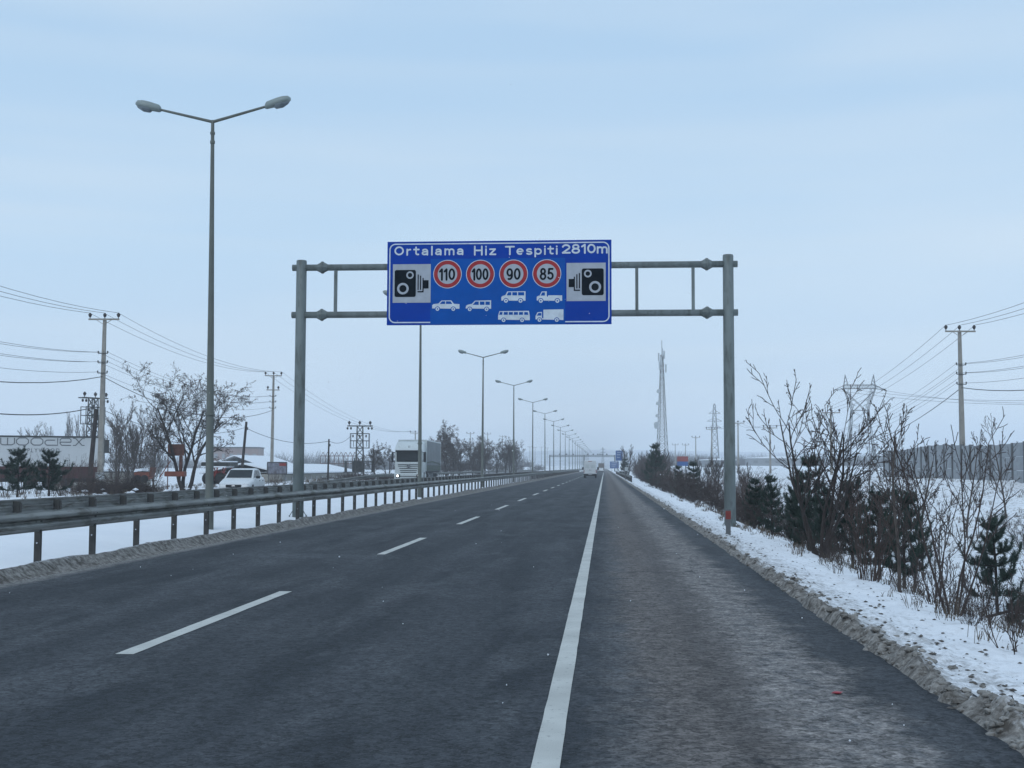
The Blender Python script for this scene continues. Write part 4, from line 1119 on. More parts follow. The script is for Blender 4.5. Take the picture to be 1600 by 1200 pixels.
def panel_sign(px0, py0, px1, py1, D, label, m, strips=True):
    a = at(px0, py1, D); b = at(px1, py0, D); w = b.x - a.x; h = b.z - a.z
    root = empty('road_sign', (a.x, D, 0), 0, label, 'road sign')
    mb = MB(); mb.rbox(0, w, -.04, .04, a.z, b.z, .03); mb.build('panel', m, root)
    mb = MB()
    for f in (.22, .78): mb.tube([(w * f, .1, -1.5), (w * f, .1, b.z - .1)], .07, 6)
    mb.build('legs', M['greypost'], root)
    if strips:
        mb = MB()
        mb.box(.06, w - .06, -.05, -.044, b.z - .10, b.z - .05); mb.box(.06, w - .06, -.05, -.044, a.z + .05, a.z + .1)
        for i, f in enumerate((.78, .55, .3)): mb.box(w * .18, w * (.78 - .1 * i), -.05, -.044, a.z + h * f, a.z + h * f + .18)
        mb.build('markings', M['sgrey'], root)
panel_sign(962, 704, 973, 720, 300, 'tall blue direction sign on the right where the bushes end', M['bluesign'])
panel_sign(953, 721, 967, 732, 470, 'lower and farther blue direction sign near the vanishing point', M['bluesign'])
root = panel_sign(1058, 714, 1075, 728, 230, 'red over blue billboard behind the dark bushes right of the mast', M['bluesign'], False)
a = at(1058, 721, 229.9); b = at(1075, 714, 229.9)
for o in list(COL.objects):
    if o.get('label', '').startswith('red over blue'):
        mb = MB(); mb.box(-.02, b.x - a.x + .02, -.2, -.14, a.z, b.z + .1); mb.build('red_band', M['redpaint'], o)
panel_sign(976, 730, 981, 736, 165, 'tiny pale square sign before the bushes at the guardrail', M['whitebox'], False)

# ---------------------------------------------------------------- vehicles
def wheel(parent, x, y, r, w, side):
    mb = MB(); mb.sm = True
    mb.lathe([(r * .6, -w / 2), (r * .93, -w / 2), (r, -w / 2 + .03), (r, w / 2 - .03), (r * .93, w / 2), (r * .6, w / 2)], (x, y, r), 20, 'x')
    t = mb.build('wheel', M['rubber'], parent)
    mb = MB(); mb.lathe([(r * .62, -w * .42), (r * .6, w * .42), (r * .2, w * .46), (.02, w * .46)] if side > 0 else [(.02, -w * .46), (r * .2, -w * .46), (r * .6, -w * .42), (r * .62, w * .42)], (x, y, r), 14, 'x')
    mb.build('rim', M['rim'], t)
def sect(y, w, zb, zt, r, n=4, tum=0.0):
    """rounded rectangle ring in XZ at y; tum pulls the top in"""
    pts = []
    for (cx, cz, a0) in ((w - r, zt - r, 0), (-w + r, zt - r, 90), (-w + r, zb + r, 180), (w - r, zb + r, 270)):
        for i in range(n + 1):
            a = R(a0 + 90 * i / n); x = cx + r * math.cos(a); zz = cz + r * math.sin(a)
            x *= 1 - tum * (zz - zb) / max(zt - zb, .01)
            pts.append((x, y, zz))
    return pts
def hatchback(label, loc, rz, lit=False):
    """front faces -Y"""
    root = empty('car', loc, rz, label, 'car')
    mb = MB(); mb.sm = True
    mb.loft([sect(-1.95, .62, .30, .52, .08), sect(-1.90, .76, .22, .66, .10), sect(-1.6, .82, .2, .80, .12), sect(-1.0, .84, .2, .93, .12), sect(-.75, .85, .2, .97, .1),
             sect(.6, .86, .2, 1.0, .1), sect(1.5, .84, .22, 1.02, .12), sect(1.8, .80, .26, .98, .12), sect(1.9, .70, .32, .85, .1)])
    mb.build('body', M['paint_white'], root)
    mb = MB(); mb.sm = True
    mb.loft([sect(-.82, .76, .93, .98, .02), sect(-.25, .70, .95, 1.36, .06, tum=.04), sect(.0, .68, .95, 1.46, .08, tum=.06), sect(.7, .68, .95, 1.49, .08, tum=.06), sect(1.3, .67, .95, 1.42, .08, tum=.06), sect(1.62, .66, .95, 1.2, .06, tum=.04), sect(1.78, .68, .93, 1.0, .03)])
    mb.build('cabin', M['paint_white'], root)
    mb = MB(); mb.add([(-.66, -.80, 1.00), (.66, -.80, 1.00), (.585, -.19, 1.415), (-.585, -.19, 1.415)], [(0, 1, 2, 3)])
    mb.add([(-.66, -.79, .99), (.66, -.79, .99), (.585, -.18, 1.405), (-.585, -.18, 1.405)], [(3, 2, 1, 0)]); mb.build('windscreen', M['glass'], root)
    mb = MB(); mb.add([(-.58, 1.69, 1.06), (.58, 1.69, 1.06), (.54, 1.42, 1.38), (-.54, 1.42, 1.38)], [(3, 2, 1, 0)]); mb.build('rear_window', M['glass'], root)
    for s in (-1, 1):
        for (y0, y1, y2, y3) in ((-.42, .34, .34, -.02), (.42, 1.05, .95, .42)):
            mb = MB(); mb.add([(s * .715, y0, 1.02), (s * .715, y1, 1.02), (s * .665, y2, 1.39), (s * .665, y3, 1.39)], [(0, 1, 2, 3)]); mb.build('side_window', M['glass'], root)
        mb = MB(); mb.rbox(s * .93 - .1, s * .93 + .1, -.52, -.40, .96, 1.10, .03); mb.build('mirror', M['plastic'], root)
        mb = MB(); mb.rbox(s * .58 - .17, s * .58 + .17, -1.90, -1.72, .56, .70, .04); mb.build('headlight', M['headlight'], root)
        mb = MB(); mb.rbox(s * .70 - .08, s * .70 + .08, 1.80, 1.90, .70, .98, .03); mb.build('tail_light', M['taillight'], root)
        for yh in (.2, .95):
            mb = MB(); mb.rbox(s * .86 - .012, s * .86 + .012, yh, yh + .16, .82, .86, .008); mb.build('door_handle', M['plastic'], root)
        for y in (-1.2, 1.2):
            mb = MB(); mb.lathe([(.36, -.02), (.36, .02)], (s * .82, y, .31), 20, 'x'); mb.build('wheel_arch', M['plastic'], root)
            wheel(root, s * .79, y, .29, .17, s)
    mb = MB(); mb.rbox(-.40, .40, -1.965, -1.86, .50, .66, .03); g = mb.build('grille', M['plastic'], root)
    mb = MB(); mb.rbox(-.10, .10, -1.985, -1.95, .55, .62, .02); mb.build('badge', M['chrome'], g)
    mb = MB(); mb.rbox(-.78, .78, -2.0, -1.82, .20, .44, .06); mb.build('bumper', M['plastic'], root)
    mb = MB(); mb.box(-.26, .26, -2.015, -2.0, .28, .39); mb.build('number_plate', M['whitebox'], root)
    mb = MB(); mb.rbox(-.78, .78, 1.84, 1.98, .24, .48, .06); mb.build('bumper', M['plastic'], root)
    return root
hatchback('white hatchback coming towards the camera on the opposite carriageway behind the guardrails', (X(379, 64), 64, .0), R(3.5), True)

def lorry():
    root = empty('lorry', (X(638, 107), 107, 0), 0, 'pale lorry with curtain-side trailer and lit headlights on the opposite carriageway', 'lorry')
    T = M['truck_white']
    mb = MB(); mb.sm = True
    # cab: rounded front, roof fairing
    mb.loft([sect(-.02, 1.12, .95, 2.95, .2), sect(.12, 1.23, .75, 3.10, .18), sect(.45, 1.25, .6, 3.5, .18, tum=.02), sect(.9, 1.25, .6, 3.80, .2, tum=.04), sect(2.3, 1.25, .6, 3.86, .2, tum=.04)])
    cab = mb.build('cab', T, root)
    mb = MB(); mb.rbox(-1.06, 1.06, -.10, .05, 2.04, 2.92, .06); mb.build('windscreen', M['glass'], root)
    mb = MB(); mb.rbox(-1.14, 1.14, -.28, .16, 2.88, 3.05, .06); mb.build('sun_visor', M['plastic'], root)
    for s in (-1, 1):
        mb = MB(); mb.tube([(s * .15 - .4, -.115, 2.06), (s * .15 + .1, -.12, 2.32)], .014, 4); mb.build('wiper', M['plastic'], root)
    mb = MB(); mb.rbox(-1.1, 1.1, -.13, .02, 1.05, 2.0, .06)
    front = mb.build('front_panel', T, root)
    for i, z in enumerate((1.80, 1.66, 1.46, 1.28, 1.12)):
        w = (.92, .92, .80, .74, .70)[i]
        mb = MB(); mb.rbox(-w, w, -.155, -.12, z - .028, z + .03, .01); mb.build('grille_slat', M['plastic'], front)
    mb = MB(); mb.lathe([(.165, 0), (.165, -.05)], (0, -.15, 1.66), 20, 'y'); mb.build('emblem_disc', M['plastic'], front)
    mb = ring2d(0, 1.66, .15, .125, -.205, 24)
    for a in (90, 210, 330):
        t = R(a); mb.bar((0, -.205, 1.66), (.13 * math.cos(t), -.205, 1.66 + .13 * math.sin(t)), .03)
    mb.build('star_emblem', M['chrome'], front)
    mb = ring2d(0, 3.36, .08, .06, .27, 16); mb.build('roof_emblem', M['plastic'], root, fix=False)
    mb = MB(); mb.sm = True; mb.loft([sect(-.22, 1.1, .42, .98, .1), sect(-.1, 1.25, .36, 1.08, .1), sect(.5, 1.26, .36, 1.08, .08)]); mb.build('bumper', T, root)
    mb = MB(); mb.rbox(-.62, .62, -.25, -.18, .40, .62, .04); mb.build('air_intake', M['plastic'], root)
    mb = MB(); mb.rbox(-.72, .72, -.245, -.18, .74, .80, .02); mb.build('air_intake', M['plastic'], root)
    for s in (-1, 1):
        mb = MB(); mb.rbox(s * .9 - .2, s * .9 + .2, -.27, -.12, .66, .96, .06); h = mb.build('headlight', M['plastic'], root)
        mb = MB(); mb.sm = True; mb.lathe([(.02, -.06), (.085, -.04), (.10, 0)], (s * .93, -.27, .82), 16, 'y'); mb.build('lamp_lens', M['headlit'], h)
        mb = MB(); mb.rbox(s * 1.42 - .09, s * 1.42 + .09, -.05, .12, 2.0, 2.9, .05); mb.bar((s * 1.2, .1, 2.85), (s * 1.4, .02, 2.85), .05); mb.bar((s * 1.2, .1, 2.1), (s * 1.4, .02, 2.1), .05)
        mb.build('mirror', M['plastic'], root)
        mb = MB(); mb.rbox(s * 1.245 - .02, s * 1.245 + .02, .5, 1.35, 2.05, 2.8, .015); mb.build('side_window', M['glass'], root)
        mb = MB(); mb.rbox(s * 1.22 - .06, s * 1.22 + .06, 1.2, 2.3, .5, .95, .05); mb.build('side_skirt', T, root)
        mb = MB(); mb.lathe([(.55, -.02), (.55, .02)], (s * 1.245, 1.35 - .3, .6), 20, 'x'); mb.build('wheel_arch', M['plastic'], root)
        for y in (1.05, 4.4): wheel(root, s * 1.08, y, .5, .3, s)
        for y in (9.6, 10.9, 12.2): wheel(root, s * 1.08, y, .5, .36, s)
    mb = MB(); mb.box(-.5, .5, .9, 15.6, .75, 1.05); mb.box(-1.2, 1.2, 3.2, 15.8, 1.05, 1.2); mb.build('chassis', M['plastic'], root)
    mb = MB(); mb.rbox(-1.27, 1.27, 2.75, 16.3, 1.2, 4.02, .04); tr = mb.build('trailer_body', M['curtain'], root)
    mb = MB(); mb.box(-1.285, 1.285, 2.74, 2.86, 1.2, 4.03); mb.box(-1.285, 1.285, 16.2, 16.31, 1.2, 4.03); mb.box(-1.285, 1.285, 2.86, 16.2, 3.93, 4.03); mb.build('trailer_frame', T, tr)
    for s in (-1, 1):
        mb = MB(); mb.box(s * 1.272, s * 1.282, 2.9, 16.2, 1.25, 1.75); mb.build('side_band', M['dark_olive'], tr)
        mb = MB()
        mb.add([(s * 1.284, 2.9, 1.95), (s * 1.284, 8, 2.02), (s * 1.284, 16, 1.78), (s * 1.284, 16, 1.90), (s * 1.284, 8, 2.15), (s * 1.284, 2.9, 2.02)], [(0, 1, 2, 3, 4, 5)]); mb.build('swoosh_stripe', M['dark_olive'], tr, fix=False)
        for i in range(12):
            y = 3.6 + i * 1.07
            mb = MB(); mb.box(s * 1.274, s * 1.29, y - .025, y + .025, 1.22, 2.05 if i % 1 == 0 else 3.9); mb.build('curtain_strap', M['curtain'], tr)
    for s in (-1, 1):
        mb = MB(); mb.box(s * 1.0, s * 1.15, 2.4, 4.0, .45, .95); mb.lathe([(.3, 0), (.3, 1.1)], (s * .95, 5.2, .8), 12, 'y'); mb.build('fuel_tank', M['rim'], root)
        mb = MB(); mb.box(s * 1.2, s * 1.24, 5.6, 9.0, .5, 1.0); mb.build('side_guard', M['greypost'], root)
    return root
lo = lorry(); lo.rotation_euler = (0, 0, R(2.2)); lo.location.x = X(638.5, 107)

def van():
    root = empty('van', (X(922, 193), 193, 0), 0, 'white high-roof van seen from behind driving ahead in our lane', 'van')
    T = M['paint_white']
    mb = MB(); mb.sm = True
    mb.loft([sect(0, .95, .45, 2.62, .14, tum=.08), sect(.08, 1.0, .42, 2.72, .14, tum=.08), sect(3.4, 1.0, .42, 2.74, .14, tum=.08), sect(4.0, .98, .42, 2.5, .14, tum=.1), sect(4.7, .95, .42, 1.55, .12), sect(5.5, .88, .42, 1.15, .12)])
    mb.build('body', T, root)
    for s in (-1, 1):
        mb = MB(); mb.rbox(s * .46 - .43, s * .46 + .43, -.035, .0, .62, 2.5, .03); d = mb.build('rear_door', T, root)
        mb = MB(); mb.rbox(s * .46 - .3, s * .46 + .3, -.05, -.03, 1.5, 2.05, .02); mb.build('window_recess', M['truck_white'], d)
        mb = MB(); mb.box(s * .05, s * .17, -.06, -.035, 1.15, 1.22); mb.build('handle', M['plastic'], d)
        mb = MB(); mb.rbox(s * .93 - .05, s * .93 + .05, -.04, .1, .75, 1.25, .03); mb.build('tail_light', M['taillight'], root)
        mb = MB(); mb.rbox(s * 1.2 - .12, s * 1.2 + .12, 3.9, 4.05, 1.25, 1.65, .04); mb.build('mirror', M['plastic'], root)
        wheel(root, s * .86, .95, .34, .24, s); wheel(root, s * .86, 4.6, .34, .24, s)
    mb = MB(); mb.rbox(-1.0, 1.0, -.14, .1, .32, .62, .05); mb.build('bumper', M['plastic'], root)
    mb = MB(); mb.box(-.9, .9, .1, 5.2, .28, .45); mb.build('underbody', M['plastic'], root)
    mb = MB(); mb.box(-.26, .26, -.155, -.14, .44, .55); mb.build('number_plate', M['whitebox'], root)
    mb = MB(); mb.rbox(-.3, .3, -.05, 0, 2.52, 2.60, .02); mb.build('brake_light', M['taillight'], root)
van()
hb = hatchback('small pale car far ahead to the right of the van', (X(939.3, 400), 400, 0), math.pi, True)
# box truck farther on
root = empty('lorry', (X(939.5, 520), 520, 0), 0, 'far brown box lorry beyond the small pale car', 'lorry')
mb = MB(); mb.rbox(-1.22, 1.22, 0, 7, 1.0, 3.4, .06); mb.build('cargo_box', mat('brown_tarp', (0.12, 0.09, 0.07), .8), root)
mb = MB(); mb.rbox(-1.15, 1.15, 7.2, 9, .5, 2.7, .15); mb.build('cab', M['truck_white'], root)
mb = MB(); mb.box(-1.1, 1.1, -.1, 7, .55, 1.0); mb.build('chassis', M['plastic'], root)
for s in (-1, 1):
    wheel(root, s * 1.0, 1.2, .48, .3, s); wheel(root, s * 1.0, 7.9, .48, .3, s)

# lettered trailer at the far left
D = 92
a = at(163, 684, D); b = at(163, 746, D)
tr = empty('curtain_trailer', (a.x, D, 0), R(-3.0), 'white curtain-side trailer with grey WOODEX PLYWOOD print and red skirt', 'trailer')
TRZ = R(24); tr.rotation_euler = (0, 0, TRZ)
def tr_u(px, py):
    d = at(px, py, 1.0) - Vector((0, 0, H_EYE)); c_, s_ = math.cos(TRZ), math.sin(TRZ)
    # ray t*d meets a + u*(c,s)
    det = d.x * (-s_) + c_ * d.y; t_ = (a.x * (-s_) + c_ * 92) / det
    u_ = (t_ * d.x - a.x) * c_ + (t_ * d.y - 92) * s_
    return u_, H_EYE + t_ * d.z
zt = at(163, 684, D).z; zm = at(163, 729, D).z; zb = at(163, 745, D).z
mb = MB(); mb.rbox(-13.2, 0, 0, 2.5, zm, zt, .03); mb.build('curtain_body', M['curtain_white'], tr)
mb = MB(); mb.box(-13.25, .02, -.03, 2.53, zt - .02, zt + .10); mb.build('roof_rail', M['steel_dark'], tr)
mb = MB(); mb.box(-.0, .06, -.04, 2.54, zm, zt - .03); mb.build('corner_post', M['steel_dark'], tr)
mb = MB(); mb.box(-13.2, 0, .02, 2.4, zb - .1, zm - .01); mb.build('side_skirt', M['darkred'], tr)
mb = MB(); mb.box(-12.8, -.4, .4, 2.1, zb - .4, zb - .12); mb.build('chassis', M['plastic'], tr)
for xx in (-3.4, -4.7, -6.0, -11.5): wheel(tr, 0, 0, .01, .01, 1) if False else None
for xx in (-2.6, -3.9, -5.2):
    mb = MB(); mb.sm = True; mb.lathe([(.3, 0), (.5, 0), (.5, .3), (.3, .3)], (xx, .15, zb - .45), 18, 'y'); mb.build('wheel', M['rubber'], tr)
for i in range(13):
    mb = MB(); mb.box(-.6 - i * 1.0, -.56 - i * 1.0, -.012, 0.002, zm, zm + .5); mb.build('curtain_strap', M['leadgrey'], tr)
def put(s, px0, px1, py0, py1, parts=None, bold=.01, sp=1.0):
    x0 = tr_u(px0, py0)[0]; x1 = tr_u(px1, py0)[0]; z0 = tr_u((px0 + px1) / 2, py1)[1]; z1 = tr_u((px0 + px1) / 2, py0)[1]
    link('lettering', text_mesh(s, x1 - x0, z1 - z0, M['leadgrey'], bold, sp), tr, (x0, -.02, z0))
# the wide squared word is drawn with strokes
def stroke_word():
    mb = MB(); w = .07
    x0 = tr_u(1, 690)[0]; x1 = tr_u(133, 690)[0]; zlo = tr_u(66, 695.5)[1]; zhi = tr_u(66, 684.5)[1]
    U = (x1 - x0); V = (zhi - zlo)
    def st(pts): path_strip(mb, [(x0 + p[0] * U, zlo + p[1] * V) for p in pts], w, -.02)
    def rr_(u0, u1, v0=0, v1=1):
        k = .03; return [(u0 + k, v0), (u1 - k, v0), (u1, v0 + .3), (u1, v1 - .3), (u1 - k, v1), (u0 + k, v1), (u0, v1 - .3), (u0, v0 + .3), (u0 + k, v0)]
    st([(0, 1), (0, .2), (.02, 0), (.13, 0), (.16, .2), (.16, 1)]); st([(.08, 1), (.08, 0)])
    st(rr_(.185, .325)); st(rr_(.355, .495))
    st([(.67, 1), (.67, 0), (.54, 0), (.52, .25), (.52, .5), (.54, .72), (.64, .72)])
    st([(.83, .45), (.70, .45), (.70, .8), (.72, 1), (.81, 1), (.83, .8), (.83, .45)]); st([(.70, .5), (.70, .25), (.72, 0), (.83, 0)])
    st([(.855, 1), (.885, 1), (.965, 0), (.995, 0)]); st([(.855, 0), (.885, 0), (.965, 1), (.995, 1)])
    mb.build('lettering', M['leadgrey'], tr, fix=False)
stroke_word()
put('PLYWOOD', 43, 93, 700.5, 707, None, .0, 1.35)

# ---------------------------------------------------------------- buildings, yard things
# low shed with snowy roof
def shed(px0, px1, D0, D1, ze, zr, depth, label):
    A = at(px0, 730, D0); B = at(px1, 730, D1); dx = B.x - A.x; dy = D1 - D0; Ln = math.hypot(dx, dy); rz = math.atan2(dy, dx)
    root = empty('shed', (A.x, D0, 0), rz, label, 'shed')
    mb = MB(); mb.box(0, Ln, 0, depth, -2.2, ze); mb.build('wall', M['plaster'], root)
    mb = MB(); mb.loft([[(x, -.4, ze - .02), (x, depth / 2, zr - .14), (x, depth + .4, ze - .02), (x, depth + .4, ze + .22), (x, depth / 2, zr), (x, -.4, ze + .20)] for x in (-.4, Ln + .4)])
    mb.build('snowy_roof', M['snow'], root)
    mb = MB(); mb.box(-.42, Ln + .42, -.45, -.38, ze - .1, ze + .02); mb.build('eaves_board', M['steel_dark'], root)
    n = int(Ln / 4.2)
    for i in range(n):
        x = 1.8 + i * 4.2
        mb = MB(); mb.box(x, x + 1.0, -.03, .02, ze - .95, ze - .4); w = mb.build('window', M['glass'], root)
        mb = MB(); mb.box(x - .07, x + 1.07, -.06, -.01, ze - 1.02, ze - .95); mb.build('sill', M['greypost'], w)
    return root
shed(440, 556, 140, 200, .72, 2.0, 9, 'low cream shed with a white snowy roof behind the thin dark pole')
shed(400, 455, 215, 232, 1.9, 3.6, 8, 'small far house with snowy roof behind the double-crossarm pole')
shed(118, 236, 122, 128, 1.0, 1.9, 6, 'low snow roofed outbuilding behind the orange implement')
# pinkish block
D = 300; A = at(330, 700, D); B = at(402, 700, D)
root = empty('apartment_block', (A.x, D, 0), R(6), 'far pinkish flat-roofed block seen between branches and leaning pole', 'building')
w = B.x - A.x; zt = A.z
mb = MB(); mb.box(0, w, 0, 8, -2, zt); mb.build('wall', M['pinkwall'], root)
mb = MB(); mb.box(-.15, w + .15, -.15, 8.15, zt, zt + .3); mb.build('parapet', M['greypost'], root)
for i in range(6):
    for j in range(2):
        x = .8 + i * (w - 1.6) / 5.3; z = .9 + j * 2.7
        mb = MB(); mb.box(x, x + .8, -.05, .01, z, z + 1.1); mb.build('window', M['greywall'], root)
# frame structure
D = 260; A = at(501, 727, D); B = at(558, 705, D)
root = empty('steel_frame', (A.x, D, 0), 0, 'open frame structure with thin posts behind the snowy shed roof', 'frame structure')
w = B.x - A.x; zt = at(530, 713, D).z
for i in range(9):
    mb = MB(); mb.box(i * w / 8 - .06, i * w / 8 + .06, -.06, .06, -1, zt); mb.build('post', M['rust'], root)
for z in (zt, zt - 1.6):
    mb = MB(); mb.box(-.1, w + .1, -.07, .07, z, z + .14); mb.build('rail', M['rust'], root)
mb = MB()
for i in range(9):
    mb.bar((i * w / 8, 0, zt), (i * w / 8 + w / 16, 0, zt + .9), .09)
    if i < 8: mb.bar((i * w / 8 + w / 16, 0, zt + .9), ((i + 1) * w / 8, 0, zt), .09)
mb.build('roof_truss', M['rust'], root)
# poster board
D = 104; A = at(418, 740, D); B = at(447, 723, D)
root = empty('notice_board', (A.x, D, 0), R(8), 'faded dark notice board on two legs right of the white hatchback', 'board')
w = B.x - A.x
mb = MB(); mb.box(0, w, -.03, .03, A.z, B.z); p = mb.build('board', M['poster'], root)
mb = MB(); mb.box(-.04, w + .04, -.05, .05, B.z, B.z + .07); mb.box(-.04, w + .04, -.05, .05, A.z - .07, A.z); mb.box(-.06, 0, -.05, .05, A.z, B.z); mb.box(w, w + .06, -.05, .05, A.z, B.z); mb.build('frame', M['steel_dark'], p)
mb = MB(); mb.box(w * .62, w * .98, -.045, -.032, B.z - .28, B.z - .03); mb.build('red_flash', M['redpaint'], p)
for x in (.1, w - .1): mb = MB(); mb.bar((x, 0, -1), (x, 0, A.z), .07); mb.build('leg', M['greypost'], root)
# rusty board on posts
D = 76; A = at(262, 712, D); B = at(288, 694, D)
root = empty('rusty_board', (A.x, D, 0), 0, 'rust brown square board on a stand before the big bare tree', 'board')
w = B.x - A.x
mb = MB(); mb.box(0, w, -.03, .03, A.z, B.z); mb.build('board', M['rust'], root)
for x in (.03, w * .8): mb = MB(); mb.bar((x, 0, -.6), (x, 0, A.z), .05); mb.build('leg', M['rust'], root)
zb_ = at(270, 742, D).z
mb = MB(); mb.rbox(-.1, w * 1.1, -.3, .3, zb_ - .1, zb_ + .22, .05); mb.bar((-.5, 0, zb_ - .2), (.2, 0, zb_ + .9), .05); mb.build('base_block', M['orange'], root)
mb = MB(); mb.rbox(w * .72, w * .9, -.1, .12, zb_, zb_ + 1.2, .04); mb.build('upright', M['rust'], root)
# orange implement
D = 88; A = at(213, 747, D); B = at(242, 728, D); w = B.x - A.x; h = B.z - A.z
root = empty('farm_implement', (A.x, D, A.z - .1), 0, 'orange trough-shaped farm implement in the snowy yard', 'farm implement')
mb = MB(); mb.prism([(0, .45), (.1, .1), (w * .7, .0), (w * .85, .3), (w * .8, .55), (w * .5, .5), (.3, .6)], -.5, .5); mb.build('trough', M['orange'], root)
mb = MB(); mb.prism([(w * .78, .2), (w * .88, .2), (w, h), (w * .86, h)], -.4, .4); mb.build('back_plate', M['rust'], root)
mb = MB(); mb.prism([(0, .55), (w * .45, .62), (w * .4, .8), (.1, .75)], -.55, .55); mb.build('snow_cap', M['snow'], root)
for x in (.3, w * .6): mb = MB(); mb.lathe([(.05, -.7), (.28, -.65), (.28, -.5), (.05, -.45)], (x, 0, .05), 14, 'y'); mb.build('wheel', M['rubber'], root)
# red machine with canopy
D = 90; A = at(318, 756, D); B = at(366, 722, D); w = B.x - A.x; h = B.z - A.z
root = empty('farm_machine', (A.x, D, A.z), 0, 'red farm machine with a dark flat canopy behind the white hatchback', 'farm machine')
mb = MB(); mb.rbox(.1, w, -1.0, 1.0, h - .30, h - .02, .06)
for i in range(7): mb.box(.2 + i * (w - .3) / 7, .22 + i * (w - .3) / 7 + .08, -1.03, -1.0, h - .27, h - .05)
mb.build('canopy', M['steel_dark'], root)
mb = MB(); mb.rbox(.12, w - .02, -.98, .98, h - .02, h + .07, .03); mb.rbox(.1, w - .3, -1.02, .9, h - .40, h - .31, .03); mb.build('snow_cap', M['snow'], root)
for (x0, x1) in ((.5, .75), (w - .35, w - .65), (1.3, 1.1)):
    for yy in (-.7, .7):
        mb = MB(); mb.bar((x0, yy, h - .3), (x1, yy, .7), .07); mb.build('canopy_post', M['redpaint'], root)
mb = MB(); mb.rbox(.3, w - .6, -.6, .6, .25, .75, .08); mb.rbox(.8, 1.5, -.5, .5, .75, .95, .06); mb.build('body', M['redpaint'], root)
for x in (.55, w - .8):
    for y in (-.65, .65):
        mb = MB(); mb.sm = True; mb.lathe([(.15, -.12), (.42, -.12), (.45, -.06), (.45, .06), (.42, .12), (.15, .12)], (x, y, .4), 18, 'y'); mb.build('wheel', M['rubber'], root)
# far warehouse and houses on the right
def far_house(px0, px1, py, D, dep, label, mm, roof=True):
    A = at(px0, py, D); B = at(px1, py, D); w = B.x - A.x
    root = empty('warehouse', (A.x, D, 0), 0, label, 'building')
    mb = MB(); mb.box(0, w, 0, dep, -1, A.z); mb.build('wall', mm, root)
    if roof:
        mb = MB(); mb.prism([(-.5, A.z), (w + .5, A.z), (w + .5, A.z + .25), (w / 2, A.z + .25 + w * .035), (-.5, A.z + .25)], -.5, dep + .5); mb.build('snowy_roof', M['snow'], root)
    n = max(3, int(w / 5))
    for i in range(n):
        x = w * (i + .3) / n; mb = MB(); mb.box(x, x + w / n * .35, -.08, .02, A.z - 2.2, A.z - 1.0); mb.build('window', M['greypost'], root)
far_house(1172, 1262, 716, 560, 20, 'long far grey hall behind the snow field right of the gantry leg', M['farwall'])
far_house(1372, 1412, 712, 420, 15, 'far dull hall beside the end of the panel wall', M['farwall'])
far_house(1100, 1148, 719, 420, 14, 'pale far hall behind the twiggy bushes left of the gantry leg', M['farwall'])
far_house(790, 832, 722, 640, 12, 'far low building behind the end of the dark trees', M['farwall'])

# panel wall on the right
root = empty('panel_wall', (24.0, 58, 0), 0, 'long grey precast concrete wall on the snowy bank at right', 'wall')
mbp = MB(); mbp.box(-.04, .04, .07, 2.03, 0, .80); pmesh = mbp.mesh('wall_panel', M['greywall'])
mbp = MB(); mbp.box(-.13, .13, -.07, .07, -.8, 2.50); qmesh = mbp.mesh('wall_post', M['greypost'])
for i in range(25):
    y = i * 2.1; zz = .72 + .12 * math.sin(i * .5)
    link('wall_post', qmesh, root, (rg.uniform(-.01, .01), y, zz))
    if i < 24:
        for j in range(3): link('wall_panel', pmesh, root, (rg.uniform(-.012, .012), y, zz + .02 + j * .815))
# ---------------------------------------------------------------- trees and shrubs
def grow(rng, P, p, d, L, r, lev, out):
    n = P['seg'][lev]; pts = [p.copy()]; rad = [r]; d = d.normalized()
    step = L / n; q = p.copy()
    for i in range(n):
        j = P['jit'][lev]
        d = (d + Vector((rng.gauss(0, j), rng.gauss(0, j), rng.gauss(0, j) + P['up'][lev]))).normalized()
        q = q + d * step; pts.append(q.copy()); rad.append(max(r * (1 - (i + 1) / n * (1 - P['tip'])), P['rmin']))
    out[0 if lev < P['trunk_levels'] else 1].append((pts, rad, lev))
    if lev + 1 < len(P['seg']):
        k = P['kids'][lev]
        for c in range(k):
            t = P['t0'][lev] + (1 - P['t0'][lev]) * (c + rng.random()) / k
            f = t * n; i = min(int(f), n - 1); pos = pts[i].lerp(pts[i + 1], f - i)
            ax = (pts[i + 1] - pts[i]).normalized()
            perp = ax.cross(Vector((rng.gauss(0, 1), rng.gauss(0, 1), rng.gauss(0, 1)))).normalized()
            ang = R(P['ang'][lev] * rng.uniform(.65, 1.25))
            nd = ax * math.cos(ang) + perp * math.sin(ang)
            rr = (rad[i] * (1 - (f - i)) + rad[i + 1] * (f - i)) * P['rk'][lev]
            LL = L * P['ratio'][lev] * rng.uniform(.6, 1.15) * (1 - P['short'][lev] * t)
            grow(rng, P, pos, nd, LL, max(rr, P['rmin']), lev + 1, out)
